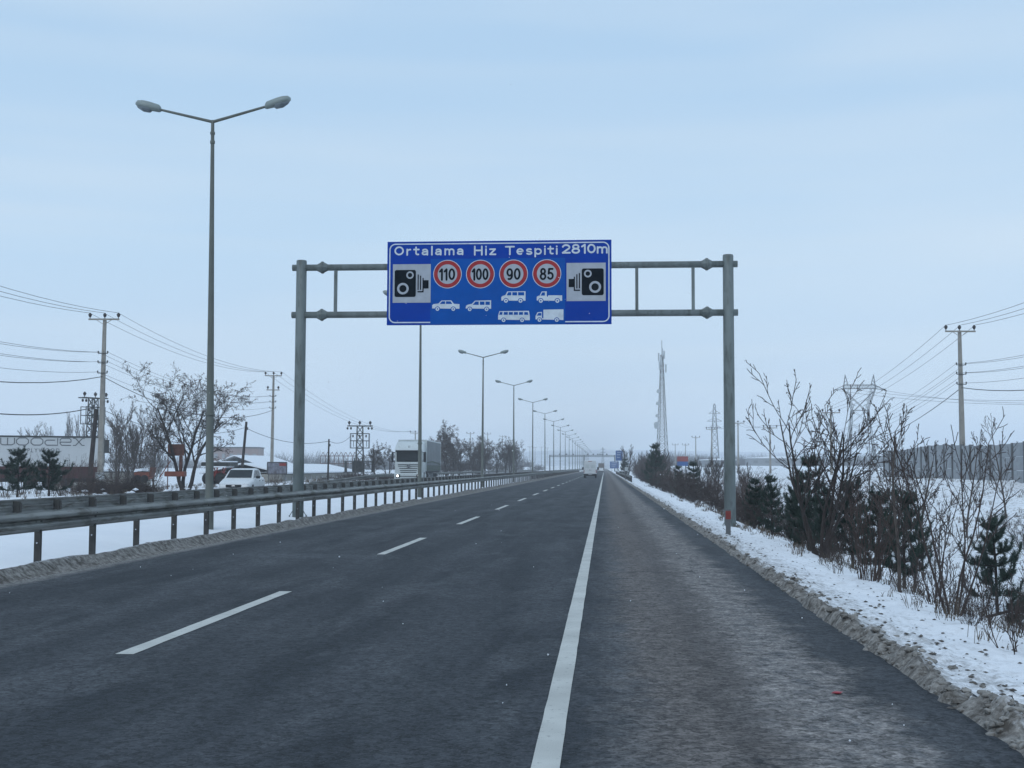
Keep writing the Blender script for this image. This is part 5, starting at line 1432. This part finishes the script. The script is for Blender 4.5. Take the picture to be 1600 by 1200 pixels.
def make_tree(name, seed, P, stems, height, r0, lean, label, cat, bark, twig, leaves=0, leafmat=None, leafsize=.05, leaf_levels=1):
    rng = random.Random(seed); out = ([], [])
    for s in range(stems):
        a = 2 * math.pi * s / max(stems, 1) + rng.uniform(-.5, .5); ln = lean * rng.uniform(.3, 1.1) if stems > 1 else lean * rng.uniform(-1, 1)
        d = Vector((math.cos(a) * ln, math.sin(a) * ln, 1))
        rb = P.get('spread', .05) * (stems > 1)
        grow(rng, P, Vector((math.cos(a) * rb * rng.random(), math.sin(a) * rb * rng.random(), -.15)), d, height * rng.uniform(.8, 1.1), r0 * rng.uniform(.75, 1.1), 0, out)
    zm_ = max(p.z for o_ in out for q in o_ for p in q[0]); kk = height / zm_
    for o_ in out:
        for q in o_:
            for i, p in enumerate(q[0]): q[0][i] = p * kk
    root = empty(name, (0, 0, 0), 0, label, cat)
    mb = MB()
    for pts, rad, lev in out[0]: mb.tube(pts, rad, 6 if lev == 0 else 4, False)
    mb.build('trunk' if stems < 4 else 'stems', bark, root, fix=False)
    mb = MB(); mb.cur = 0
    for pts, rad, lev in out[1]: mb.tube(pts, rad, 3, False)
    if leaves:
        mb.cur = 1
        tips = [q for q in out[1] if q[2] >= len(P['seg']) - leaf_levels]
        for pts, rad, lev in tips:
            for _ in range(leaves):
                if rng.random() < .35: continue
                i = rng.randrange(1, len(pts)); c = pts[i] + Vector((rng.gauss(0, leafsize), rng.gauss(0, leafsize), rng.gauss(0, leafsize)))
                u = Vector((rng.gauss(0, 1), rng.gauss(0, 1), rng.gauss(0, 1))).normalized() * leafsize * rng.uniform(.6, 1.3)
                v = u.cross(Vector((rng.gauss(0, 1), rng.gauss(0, 1), rng.gauss(0, 1)))).normalized() * leafsize * .6
                mb.add([c - u, c + v, c + u, c - v], [(0, 1, 2, 3)])
    mb.build('crown', [twig, leafmat or twig], root, fix=False)
    return root
def T(seg, jit, up, kids, t0, ang, rk, ratio, short, tip=.3, rmin=.005, tl=2, spread=.12):
    return dict(seg=seg, jit=jit, up=up, kids=kids, t0=t0, ang=ang, rk=rk, ratio=ratio, short=short, tip=tip, rmin=rmin, trunk_levels=tl, spread=spread)
P_BIG = T([6, 6, 5, 4, 3], [.10, .14, .18, .2, .2], [.03, .05, .03, .02, 0], [7, 6, 5, 4], [.3, .25, .25, .2], [48, 45, 45, 45], [.62, .6, .6, .6], [.75, .6, .55, .5], [.35, .3, .3, .3], .3, .008, 2, .25)
P_UP = T([7, 6, 5, 4], [.07, .10, .12, .12], [.03, .10, .08, .04], [8, 6, 5], [.22, .2, .2], [34, 32, 34], [.55, .6, .6], [.58, .5, .45], [.45, .3, .3], .25, .0045, 2, .12)
P_FINE = T([7, 6, 5, 4], [.05, .08, .1, .1], [.03, .14, .10, .05], [16, 9, 7], [.15, .15, .15], [38, 34, 34], [.45, .6, .6], [.55, .46, .42], [.5, .3, .3], .2, .013, 1, .3)
P_POP = T([8, 5, 4], [.03, .05, .06], [.05, .35, .25], [60, 12], [.06, .1], [28, 26], [.35, .6], [.22, .4], [.3, .3], .2, .012, 1, .1)
P_SPR = T([7, 6, 4, 3], [.07, .07, .08, .1], [.01, .05, .04, .02], [7, 5, 3], [.25, .2, .25], [42, 36, 34], [.6, .6, .65], [.62, .45, .4], [.35, .3, .3], .3, .0075, 2, .1)
P_SAP = T([8, 6, 4, 3], [.04, .06, .08, .1], [.02, .09, .06, .03], [13, 6, 3], [.16, .15, .2], [40, 34, 34], [.5, .6, .65], [.5, .42, .4], [.5, .3, .3], .3, .0055, 1, .1)
P_THIN = T([8, 5, 3], [.05, .07, .09], [.02, .06, .04], [7, 3], [.3, .25], [40, 34], [.5, .65], [.36, .42], [.45, .3], .3, .0048, 1, .16)
P_BUSH = T([6, 5, 4, 3], [.08, .12, .14, .12], [.04, .06, .04, .02], [6, 5, 3], [.2, .2, .2], [34, 38, 38], [.6, .65, .7], [.5, .5, .5], [.3, .3, .3], .3, .0035, 1, .35)
P_WAND = T([7, 4, 3], [.04, .08, .1], [.02, .05, .03], [7, 3], [.25, .3], [30, 34], [.5, .6], [.35, .4], [.4, .3], .3, .0035, 1, .16)
P_DENSE = T([5, 5, 4, 4], [.12, .16, .18, .2], [.02, .04, .02, 0], [7, 6, 5], [.12, .15, .15], [45, 48, 50], [.6, .65, .7], [.6, .55, .5], [.3, .3, .3], .3, .006, 1, .5)

def spots(src, group, items, H=None):
    """items: (px, D, scale, zscale, rz, label, ground z or None)"""
    used = False
    for it in items:
        px, D, s, zs, rz, lb = it[:6]
        x = px if len(it) > 6 and it[6] == 'x' else X(px, D)
        o = src if not used else copy_tree(src); used = True
        if H: s = s / H
        o.location = (x, D, gz(x, D) - .03); o.scale = (s, s, s * zs); o.rotation_euler = (rg.uniform(-.03, .03), rg.uniform(-.03, .03), rz)
        o['label'] = lb
        if group: o['group'] = group

# big bare tree on the left
P_OAK = T([7, 7, 6, 5, 3], [.09, .12, .15, .18, .2], [.02, .05, .04, .02, 0], [8, 7, 6, 4], [.28, .2, .2, .2], [42, 40, 42, 45], [.6, .6, .6, .6], [.72, .58, .5, .45], [.3, .3, .3, .3], .3, .007, 2, .3)
t = make_tree('bare_tree', 12, P_OAK, 3, 7.8, .15, .36, 'wide dark bare tree with dry leaf clusters left of the nearest lamp post', 'tree', M['bark'], M['bark'], 2, M['leafdry'], .045, 1)
t.location = (X(290, 76), 76, 0); t.scale = (1.1, 1.1, 1.06)

# pale tree left of it and background trees
t1 = make_tree('bare_tree', 21, P_FINE, 2, 8.7, .14, .16, '', 'tree', M['bark_grey'], M['bark_grey'])
spots(t1, 'pale leafless trees behind the yard', [
    (184, 108, 8.3, 1.0, 5.1, 'pale tree directly behind the tall left power pole'),
    (218, 118, 9.0, 1.0, 3.1, 'pale tree at the left rim of the big bare tree'),
    (200, 112, 8.8, 1.0, .4, 'tall pale leafless tree right of the tall left power pole'),
    (240, 125, 8.0, 1.0, 2.4, 'thin pale tree behind the big bare tree'),
    (54, 235, 12.0, .95, 1.4, 'pale rounded treetop left of centre above the lettered trailer'),
    (32, 240, 11.0, .95, 3.4, 'pale treetop at the left picture edge above the trailer'),
    (76, 228, 11.5, .95, 5.4, 'pale treetop left of the two poplars'),
    (348, 180, 5.5, .8, 1, 'small faint tree in front of the pinkish block'),
    (448, 240, 5.5, .7, 2, 'small faint tree beyond the far snowy house')], 8.7)
t2 = make_tree('poplar_tree', 31, P_POP, 1, 12.0, .2, .02, '', 'tree', M['bark_grey'], M['bark_grey'])
spots(t2, 'poplars behind the trailer', [
    (100, 215, 12.6, 1.0, 0, 'left one of two narrow pale poplars above the lettered trailer'),
    (122, 218, 12.2, 1.0, 2, 'right one of two narrow pale poplars above the lettered trailer'),
    (111, 225, 11.8, 1.0, 4, 'faint poplar between and behind the two clear poplars'),
    (136, 230, 11.5, 1.0, 3, 'faint poplar just left of the tall left power pole')], 12.0)
# tree masses left of the vanishing point
t3 = make_tree('leafy_tree', 41, P_OAK, 2, 8, .14, .22, '', 'tree', M['bark'], M['bark'], 2, M['leafdry'], .065, 1)
spots(t3, 'dark trees beyond the opposite carriageway', [
    (698, 208, 9.6, 1.0, 0, 'tallest pointed dark tree directly right of the lorry trailer'),
    (718, 222, 7.9, 1.0, 1.2, 'dark tree second to the right of the lorry trailer'),
    (738, 236, 7.2, 1.0, 2.2, 'dark tree between the lorry trailer and the third lamp post'),
    (790, 275, 9.2, .95, 5.2, 'rounded dense dark tree right of the third lamp post'),
    (776, 262, 8.2, .95, 4.4, 'dark tree just right of the third lamp post')], 8)
t4 = make_tree('leafy_tree', 44, P_OAK, 3, 7, .12, .35, '', 'tree', M['bark'], M['twig'], 2, M['leafdry'], .065, 1)
spots(t4, 'dark trees beyond the opposite carriageway', [
    (757, 248, 8.2, 1.0, 3.1, 'brown dark tree hidden partly by the third lamp post'),
    (680, 196, 6.3, 1.0, .7, 'dark tree with its top over the lorry trailer roof'),
    (806, 300, 7.4, 1.0, 2.0, 'outermost dark tree left of the fourth lamp post'),
    (708, 214, 7.2, 1.0, 2.9, 'low dark tree behind the tallest pointed one'),
    (748, 242, 6.6, 1.0, 5.1, 'low dark tree left of the third lamp post'),
    (798, 285, 7.4, 1.0, .9, 'dark tree behind the rounded dense one')], 7)
t4b = make_tree('bare_tree', 47, P_BIG, 2, 5, .1, .3, '', 'tree', M['bark'], M['bark'], 2, M['leafdry'], .05, 1)
spots(t4b, 'small trees beside the lorry', [
    (584, 148, 4.9, 1.0, 1.6, 'airy bare tree with leaf clusters left of the lorry cab'),
    (605, 154, 4.7, 1.0, .4, 'smaller bare tree touching the lorry cab at left')], 5)
# distant right trees near the signs
t5 = make_tree('bare_tree', 51, P_FINE, 2, 7, .13, .22, '', 'tree', M['bark'], M['twig'])
spots(t5, 'bare trees beyond the right verge', [
    (981, 250, 6.6, 1.0, 0, 'bare tree rising right behind the tall blue direction sign'),
    (1004, 225, 5.4, 1.0, 1, 'faint bare tree between blue sign and telecom mast'),
    (1022, 160, 5.2, 1.0, 2.2, 'bare tree in front of the telecom mast foot'),
    (1037, 150, 5.0, 1.0, 4.2, 'bare tree right of the biggest dark evergreen'),
    (1100, 105, 4.0, 1.0, 3.3, 'bare bush tree left of the right gantry leg'),
    (1122, 92, 3.9, 1.0, 4.4, 'slim bare tree touching the right gantry leg'),
    (1165, 84, 3.3, 1.0, 5.5, 'bare shrub tree just right of the gantry leg'),
    (995, 320, 6.0, .8, 3, 'far faint bare tree beyond the guardrail start')], 7)
# roadside trees, right foreground
t6 = make_tree('roadside_tree', 66, P_SPR, 6, 4.2, .045, .6, 'largest spreading bare tree on the right verge with buds at its tips', 'tree', M['bark'], M['twig'], 1, M['leafdry'], .018, 1)
t6.location = (4.55, 26.6, gz(4.55, 26.6) - .05)
t7 = make_tree('young_tree', 71, P_SAP, 1, 3.0, .03, .05, '', 'tree', M['bark_grey'], M['twig'])
spots(t7, 'young bare trees on the right verge', [
    (1402, 17.9, 2.75, 1.0, 0, 'single pale-stemmed young tree right of the reddish wand shrub'),
    (1440, 32, 3.0, 1.0, 2.5, 'young tree behind the thicket in front of the panel wall'),
    (1508, 45, 3.9, 1.0, 4.1, 'dark bare tree in front of the large power pole'),
    (1570, 50, 4.2, 1.0, 1.2, 'slender bare tree silhouetted above the wall at the right edge'),
    (1425, 24, 3.0, 1.0, 5.0, 'bare sapling just right of the pale-stemmed young tree'),
    (1388, 40, 4.2, 1.0, 3.6, 'bare tree in the ditch left of the panel wall'),
    (1358, 66, 3.6, 1.0, 5.6, 'small bare tree on the snow field below the wide pylon'),
    (1415, 48, 3.9, 1.0, .6, 'bare tree before the left end of the panel wall')], 3.0)
t8 = make_tree('multi_stem_tree', 85, P_THIN, 5, 2.55, .016, .36, 'multi-stemmed bare tree rooted at the verge edge before the small pine', 'tree', M['twig'], M['twig'])
t8.location = (4.08, 15.0, gz(4.08, 15.0) - .03)
t8b = copy_tree(t8); t8b.location = (4.45, 17.2, gz(4.45, 17.2) - .03); t8b.rotation_euler = (0, 0, 2.1); t8b.scale = (.75, .75, .7); t8b['label'] = 'smaller multi-stemmed bare tree left of the one before the small pine'
# wands shrub
w1 = make_tree('wand_shrub', 91, P_WAND, 20, 1.6, .009, .26, '', 'shrub', M['twig_red'], M['twig_red'])
spots(w1, 'reddish wand shrubs', [
    (4.05, 19.4, 1.65, 1.0, 0, 'dense reddish brown shrub of straight wands at the verge edge', 'x'),
    (4.35, 12.3, 1.35, 1.0, 3.3, 'sparse wand shrub at the right picture edge', 'x')], 1.6)
b1 = make_tree('bare_bush', 101, P_BUSH, 12, 1.9, .014, .6, '', 'bush', M['twig'], M['twig'])
b2 = make_tree('bare_bush', 102, P_DENSE, 9, 2.0, .018, .7, '', 'bush', M['twig_red'], M['twig'])
b3 = make_tree('bare_bush', 103, P_BUSH, 20, 2.9, .018, .42, '', 'bush', M['twig'], M['twig_red'])
spots(b1, 'bare bushes at the verge', [
    (4.6, 26.0, .55, .75, 0, 'low bare bush at the foot of the largest verge tree', 'x'),
    (3.95, 13.9, .25, .8, 1, 'tiny twiggy bush in the snow right of the multi-stemmed tree', 'x'),
    (6.0, 18.8, .5, .8, 2, 'low twigs in the ditch left of the small pine', 'x'),
    (8.4, 24.0, .5, .6, 3, 'low bare bush below the small pine', 'x'),
    (12.5, 38, .8, .8, 4, 'bare bush halfway up the snowy bank', 'x'),
    (17.0, 42, .8, .7, 5, 'twiggy bush high on the snowy bank at the right edge', 'x'),
    (4.9, 31.5, .75, .9, .5, 'bare bush right behind the right gantry leg', 'x')])
thk = 'one of the dark bare bushes in the thicket along the right verge'
its = [(4.4, 38.6, .55, .8, 0, thk, 'x')]
its2 = []
rr2 = random.Random(5)
for i in range(20):
    D = 40 + i * 3.1 + i * i * .22; its.append((5.2 + rr2.uniform(-.3, 1.9), D, rr2.uniform(.8, 1.1), rr2.uniform(.75, 1.0), rr2.uniform(0, 6), thk, 'x'))
for i in range(20):
    D = 42 + i * 4 + i * i * .35; its2.append((5.6 + rr2.uniform(-.4, 2.8), D, rr2.uniform(.75, 1.0), rr2.uniform(.8, 1.05), rr2.uniform(0, 6), thk, 'x'))
spots(b2, 'thicket along the right verge', its); spots(b3, 'thicket along the right verge', its2)
# shrubs on the left yard edge
b4 = make_tree('bare_bush', 104, P_WAND, 18, 2.0, .012, .6, '', 'bush', M['twig_red'], M['twig_red'])
lf = [(10, 66, 1.0, 1, 0, 'twiggy bush at the left edge before the trailer'), (60, 68, 1.0, 1.2, 1, 'twiggy bush between the two dark pines at left'), (98, 66, 1.1, 1, 2, 'pale fan-shaped twig bush right of the two dark pines'),
      (118, 70, 1.2, 1.0, 3, 'spreading twig bush just left of the tall left power pole'), (84, 72, 1.1, .9, 4, 'low twig bush below the trailer lettering'),
      (35, 70, 1.2, 1.1, 2.5, 'dark twig bush under the left pine by the trailer'), (140, 68, 1.1, 1.1, 5.2, 'reddish twig bush in front of the leaning dark pole'), (180, 70, 1.0, .9, .3, 'twig bush at the foot of the tall left power pole'),
      (250, 74, .6, .8, 5, 'small twig bush below the rusty board'), (430, 100, .9, .8, 2.2, 'twig bush below the notice board')]
spots(b4, 'twiggy bushes along the yard', lf)
hd = 'one of the low dark bushes lining the far edge of the opposite carriageway'
its = [(-25.5 + rr2.uniform(-1.2, .6), 118 + i * 3.4, rr2.uniform(.6, .9), rr2.uniform(.45, .75), rr2.uniform(0, 6), hd, 'x') for i in range(11)]
its += [(-28 + rr2.uniform(-3, 1), 190 + i * 8, rr2.uniform(1.5, 2.4), rr2.uniform(.8, 1.0), rr2.uniform(0, 6), 'one of the bushes filling the foot of the dark tree row', 'x') for i in range(14)]
its += [(-27 + rr2.uniform(-3, 1), 330 + i * 26, rr2.uniform(1.3, 2.0), rr2.uniform(.7, 1.0), rr2.uniform(0, 6), 'one of the far bushes below the lamp post row', 'x') for i in range(9)]
bb2 = copy_tree(b2); spots(bb2, 'bushes beyond the opposite carriageway', its)
its = [(6.0 + rr2.uniform(-.6, 3.5), 135 + i * 15, rr2.uniform(1.1, 1.7), rr2.uniform(.8, 1.1), rr2.uniform(0, 6), 'one of the far dark bushes right of the road before the blue signs', 'x') for i in range(16)]
bb3 = copy_tree(b3); spots(bb3, 'far bushes on the right', its)

# pines: branches that turn upwards and end in bottle-brush tufts
def pine(seed, h, spread, label, tiers=7, dens=1.0, bare=.18):
    rng = random.Random(seed); root = empty('pine_tree', (0, 0, 0), 0, label, 'pine tree')
    mb = MB(); mb.tube([(0, 0, -.2), (rng.gauss(0, .03), rng.gauss(0, .03), h * .5), (0, 0, h * .95)], [h * .02, h * .014, .01], 6, False)
    nd = MB()
    def brush_(pts, n, L=.10):
        segs = [(pts[i], pts[i + 1]) for i in range(len(pts) - 1)]
        for i in range(n):
            a_, b_ = rng.choice(segs); p = a_.lerp(b_, rng.random()); d = (b_ - a_).normalized()
            out_ = d.cross(Vector((rng.gauss(0, 1), rng.gauss(0, 1), rng.gauss(0, 1)))).normalized()
            v = (d * rng.uniform(.5, 1.1) + out_ * rng.uniform(.5, 1.0)).normalized() * L * rng.uniform(.7, 1.15)
            s = v.cross(Vector((rng.gauss(0, 1), rng.gauss(0, 1), rng.gauss(0, 1)))).normalized() * .006
            nd.add([p - s, p + s, p + v], [(0, 1, 2)])
    for k in range(tiers):
        f = k / max(tiers - 1, 1); z = h * (bare + (.86 - bare) * f)
        nb = rng.choice((4, 5, 6)) if f < .8 else 4
        Lb = spread * (1.05 - .75 * f) * (0.75 if k == 0 else 1)
        a0_ = rng.random() * 6
        for b_ in range(nb):
            a = a0_ + 2 * math.pi * (b_ + rng.uniform(-.25, .25)) / nb; L_ = Lb * rng.uniform(.55, 1.2)
            hd_ = Vector((math.cos(a), math.sin(a), 0)); u0 = rng.uniform(-.05, .4) + .3 * f; u1 = rng.uniform(.6, 1.5)
            p0 = Vector((0, 0, z + rng.uniform(-.08, .08))); p1 = p0 + (hd_ + Vector((0, 0, u0))).normalized() * L_ * .55
            p2 = p1 + (hd_ + Vector((0, 0, u1))).normalized() * L_ * .3; p3 = p2 + (hd_ * .3 + Vector((0, 0, 1.1))).normalized() * (L_ * .12 + .12)
            mb.tube([p0, p1, p2], [.014, .009, .006], 3, False)
            brush_([p0.lerp(p1, .45), p1, p2, p3], int((150 + 260 * L_) * dens))
            for s in range(int(2 + L_ * 5)):
                t = rng.uniform(.35, 1.0); q = p0.lerp(p1, t)
                sd = (hd_ * .5 + Vector((rng.gauss(0, .6), rng.gauss(0, .6), rng.uniform(.2, .9)))).normalized(); sl = rng.uniform(.12, .24)
                q2 = q + sd * sl * .6; q3_ = q2 + (sd + Vector((0, 0, .8))).normalized() * sl * .6
                mb.tube([q, q2], [.006, .004], 3, False); brush_([q, q2, q3_], int(110 * dens))
    for j in range(4):
        a = rng.random() * 6.28; o = Vector((math.cos(a) * .08, math.sin(a) * .08, 0)) * (j > 0)
        brush_([Vector((0, 0, h * .84)), Vector((0, 0, h * (.92 if j else .98))) + o * 1.6], int(110 * dens))
    mb.build('trunk', M['bark'], root, fix=False); nd.build('crown', M['needle'], root, fix=False)
    return root
p1 = pine(201, 1.95, .92, '', 6, .85)
spots(p1, 'small dark pines', [
    (1553, 25.5, 1.95, 1.0, 0, 'small full pine standing alone in the snow at the right edge'),
    (1410, 23.0, 1.8, 1.0, 2, 'small pine behind the reddish wand shrub, right side'),
    (1372, 24, 1.8, .95, 3.6, 'small pine behind the reddish wand shrub, left side'),
    (1330, 27, 1.9, 1.0, 5, 'small pine between the largest verge tree and wand shrub'),
    (28, 62, 3.5, .74, 1, 'left one of two dark pines in front of the lettered trailer'),
    (78, 63, 3.4, .74, 4, 'right one of two dark pines in front of the lettered trailer')], 1.95)
p2 = pine(202, 2.5, .8, '', 7, .95, .08)
spots(p2, 'dark verge pines', [
    (1262, 30.0, 2.35, 1.0, 0, 'upright dark pine wrapped by the largest verge tree'),
    (1240, 33, 1.9, 1, 1, 'dark pine left of the largest verge tree'),
    (1205, 38, 1.9, 1, 2, 'dark pine second right of the gantry leg'),
    (1178, 40, 1.7, 1, 3, 'dark low pine directly right of the gantry leg'),
    (1290, 29, 1.7, 1, 5.5, 'low pine right of the largest verge tree'),
    (1082, 88, 3.0, 1, 3, 'dark evergreen right of the red and blue billboard'),
    (1060, 98, 2.6, 1, 4, 'dark evergreen below the red and blue billboard'),
    (1026, 125, 4.9, .95, 5, 'biggest dark evergreen in front of the telecom mast'),
    (1017, 138, 4.0, .9, 1, 'dark evergreen left of the biggest one by the mast'),
    (976, 215, 4.2, .8, 2, 'dark evergreen nearest the tall blue sign')], 2.5)
# fallen snowy pine branch in the ditch
pf = pine(203, 1.3, .4, 'fallen snow-laden pine branch lying in the ditch', 4, .8); pf.location = (6.3, 20.6, gz(6.3, 20.6) + .12); pf.rotation_euler = (1.2, .5, .7)
pf['category'] = 'branch'; pf.name = 'fallen_branch'
# brush pile at left
def brush(name, px, D, w, h, n, label, m1):
    rng = random.Random(7 + n); x0 = X(px, D); root = MB()
    for i in range(n):
        a = Vector((rng.gauss(0, w * .35), rng.gauss(0, w * .25), abs(rng.gauss(0, h * .25)))); 
        a.z *= max(.15, 1 - abs(a.x) / w)
        d = Vector((rng.gauss(0, 1), rng.gauss(0, 1), rng.gauss(0, .5))).normalized() * rng.uniform(.3, 1.0)
        root.tube([a, a + d * .5 + Vector((0, 0, .05)), a + d], [.014, .01, .006], 3, False)
    tag(root.build(name, m1, None, (x0, D, gz(x0, D)), fix=False), label, kind='stuff', cat='brush pile')
brush('brush_pile', 205, 72, 2.6, 1.5, 1700, 'dark heap of cut branches right of the tall left power pole', M['twig'])
brush('brush_pile', 150, 74, 2.0, 1.7, 1000, 'dark tangle of branches around the tall left power pole', M['twig'])
mb = MB(); mb.sm = True
for i in range(26):
    px = rg.uniform(0, 300); D = rg.uniform(64, 76); x = X(px, D); lump(mb, x, D, gz(x, D) + rg.uniform(.05, .3), rg.uniform(.08, .26), .45)
tag(mb.build('snow_caps', M['snow'], fix=False), 'white snow caps on the heaps by the yard', kind='stuff')

# dry grass tufts on verge, ditch, bank
mb = MB()
def tuftg(x, y, n, h):
    z = gz(x, y)
    for i in range(n):
        a = rg.uniform(0, 6.28); l = rg.uniform(.3, 1) * h; dx = math.cos(a) * l * rg.uniform(.2, .9); dy = math.sin(a) * l * rg.uniform(.2, .9)
        bx, by = x + rg.gauss(0, .06), y + rg.gauss(0, .06)
        wd_ = .0022 + y * .00006
        mb.add([(bx - wd_, by, z - .02), (bx + wd_, by, z - .02), (bx + dx * .5 - wd_, by + dy * .5, z + l * .7), (bx + dx * .5 + wd_, by + dy * .5, z + l * .7), (bx + dx, by + dy, z + l * .85)], [(0, 1, 3, 2), (2, 3, 4)])
for i in range(330):
    y = 8 * math.exp(rg.random() * 2.2); tuftg(3.7 + rg.random() ** 1.3 * 4.5, y, 9, rg.uniform(.1, .35))
for i in range(1500):
    y = 14 * math.exp(rg.random() * 2.1); tuftg(8.5 + rg.random() * 15, y, 10, rg.uniform(.12, .35))
for i in range(500):
    tuftg(rg.uniform(-36, -25), rg.uniform(55, 150), 9, rg.uniform(.2, .5))
tag(mb.build('dry_grass', M['grass'], fix=False), 'dry brown grass poking through the snow', kind='stuff')
# thin saplings / weeds near verge edge (right foreground)
w2 = make_tree('dry_weed', 301, P_WAND, 5, .7, .006, .5, '', 'weed', M['twig'], M['twig'])
wd = 'one of the thin dry weed stalks poking through the verge snow'
its = [(3.7 + rr2.random() * 1.5, 9 + rr2.random() * 18, rr2.uniform(.5, 1.1), 1, rr2.uniform(0, 6), wd, 'x') for i in range(30)]
spots(w2, 'dry weed stalks', its)

# far tree belts (uncountable) and hills
mb = MB(); rgf = random.Random(9)
def belt(x0, x1, y0, y1, n, hmin, hmax):
    for i in range(n):
        t = rgf.random(); x = x0 + (x1 - x0) * t; y = y0 + (y1 - y0) * t + rgf.gauss(0, 12); z = gz(x, y); h = rgf.uniform(hmin, hmax)
        for j in range(26):
            a = Vector((x + rgf.gauss(0, h * .18), y + rgf.gauss(0, h * .18), z)); b = Vector((x + rgf.gauss(0, h * .36), y, z + h * rgf.uniform(.4, 1)))
            mb.add([a + Vector((-.12, 0, 0)), a + Vector((.12, 0, 0)), b], [(0, 1, 2)])
belt(60, 420, 700, 900, 420, 4, 9); belt(30, 160, 560, 640, 90, 3, 6)
belt(-60, -420, 520, 700, 330, 4, 10); belt(-35, -120, 600, 680, 60, 4, 8); belt(15, 60, 480, 700, 70, 4, 8)
belt(-150, -230, 330, 420, 60, 4, 8)
tag(mb.build('far_tree_belts', M['fartree'], fix=False), 'hazy far hedges and tree belts on the horizon', kind='stuff')
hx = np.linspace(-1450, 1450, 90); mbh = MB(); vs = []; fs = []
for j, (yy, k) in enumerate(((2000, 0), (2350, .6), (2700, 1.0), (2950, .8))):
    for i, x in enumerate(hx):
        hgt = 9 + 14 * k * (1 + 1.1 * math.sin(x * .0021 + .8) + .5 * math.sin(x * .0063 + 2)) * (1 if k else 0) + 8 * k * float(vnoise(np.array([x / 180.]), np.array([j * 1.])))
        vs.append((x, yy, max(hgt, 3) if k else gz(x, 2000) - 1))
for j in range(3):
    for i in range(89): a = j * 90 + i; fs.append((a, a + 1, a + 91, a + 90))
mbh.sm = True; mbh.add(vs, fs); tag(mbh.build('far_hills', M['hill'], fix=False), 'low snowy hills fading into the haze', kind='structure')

# ---------------------------------------------------------------- falling snow
mb = MB(); rf = random.Random(78)
for i in range(150):
    D = 4.5 + 20 * rf.random() ** .8; x = X(rf.uniform(-50, 1650), D); z = rf.uniform(.3, 1.6 + D * (.42 if rf.random() < .3 else .03))
    r_ = rf.uniform(.0025, .0055)
    c = Vector((x, D, z)); o_ = [Vector((r_, 0, 0)), Vector((-r_, 0, 0)), Vector((0, r_, 0)), Vector((0, -r_, 0)), Vector((0, 0, r_)), Vector((0, 0, -r_))]
    o_ = [c + q * rf.uniform(.6, 1.4) for q in o_]
    mb.add(o_, [(0, 2, 4), (2, 1, 4), (1, 3, 4), (3, 0, 4), (2, 0, 5), (1, 2, 5), (3, 1, 5), (0, 3, 5)])
tag(mb.build('falling_snow', M['flake'], fix=False), 'sparse snowflakes drifting in the air', kind='stuff')

# ---------------------------------------------------------------- haze
mb = MB(); mb.box(-1520, 1520, -60, 3020, -5, 75)
hz = mb.build('haze', None)
mh = bpy.data.materials.new('haze_air'); mh.use_nodes = True
nt = mh.node_tree
for n in list(nt.nodes): nt.nodes.remove(n)
o_ = nt.nodes.new('ShaderNodeOutputMaterial'); v_ = nt.nodes.new('ShaderNodeVolumePrincipled')
v_.inputs['Color'].default_value = (0.93, 0.96, 1.0, 1); v_.inputs['Density'].default_value = 0.00062; v_.inputs['Anisotropy'].default_value = 0.0
nt.links.new(v_.outputs[0], o_.inputs['Volume'])
hz.data.materials.clear(); hz.data.materials.append(mh)
tag(hz, 'pale winter haze over the whole scene', kind='stuff')
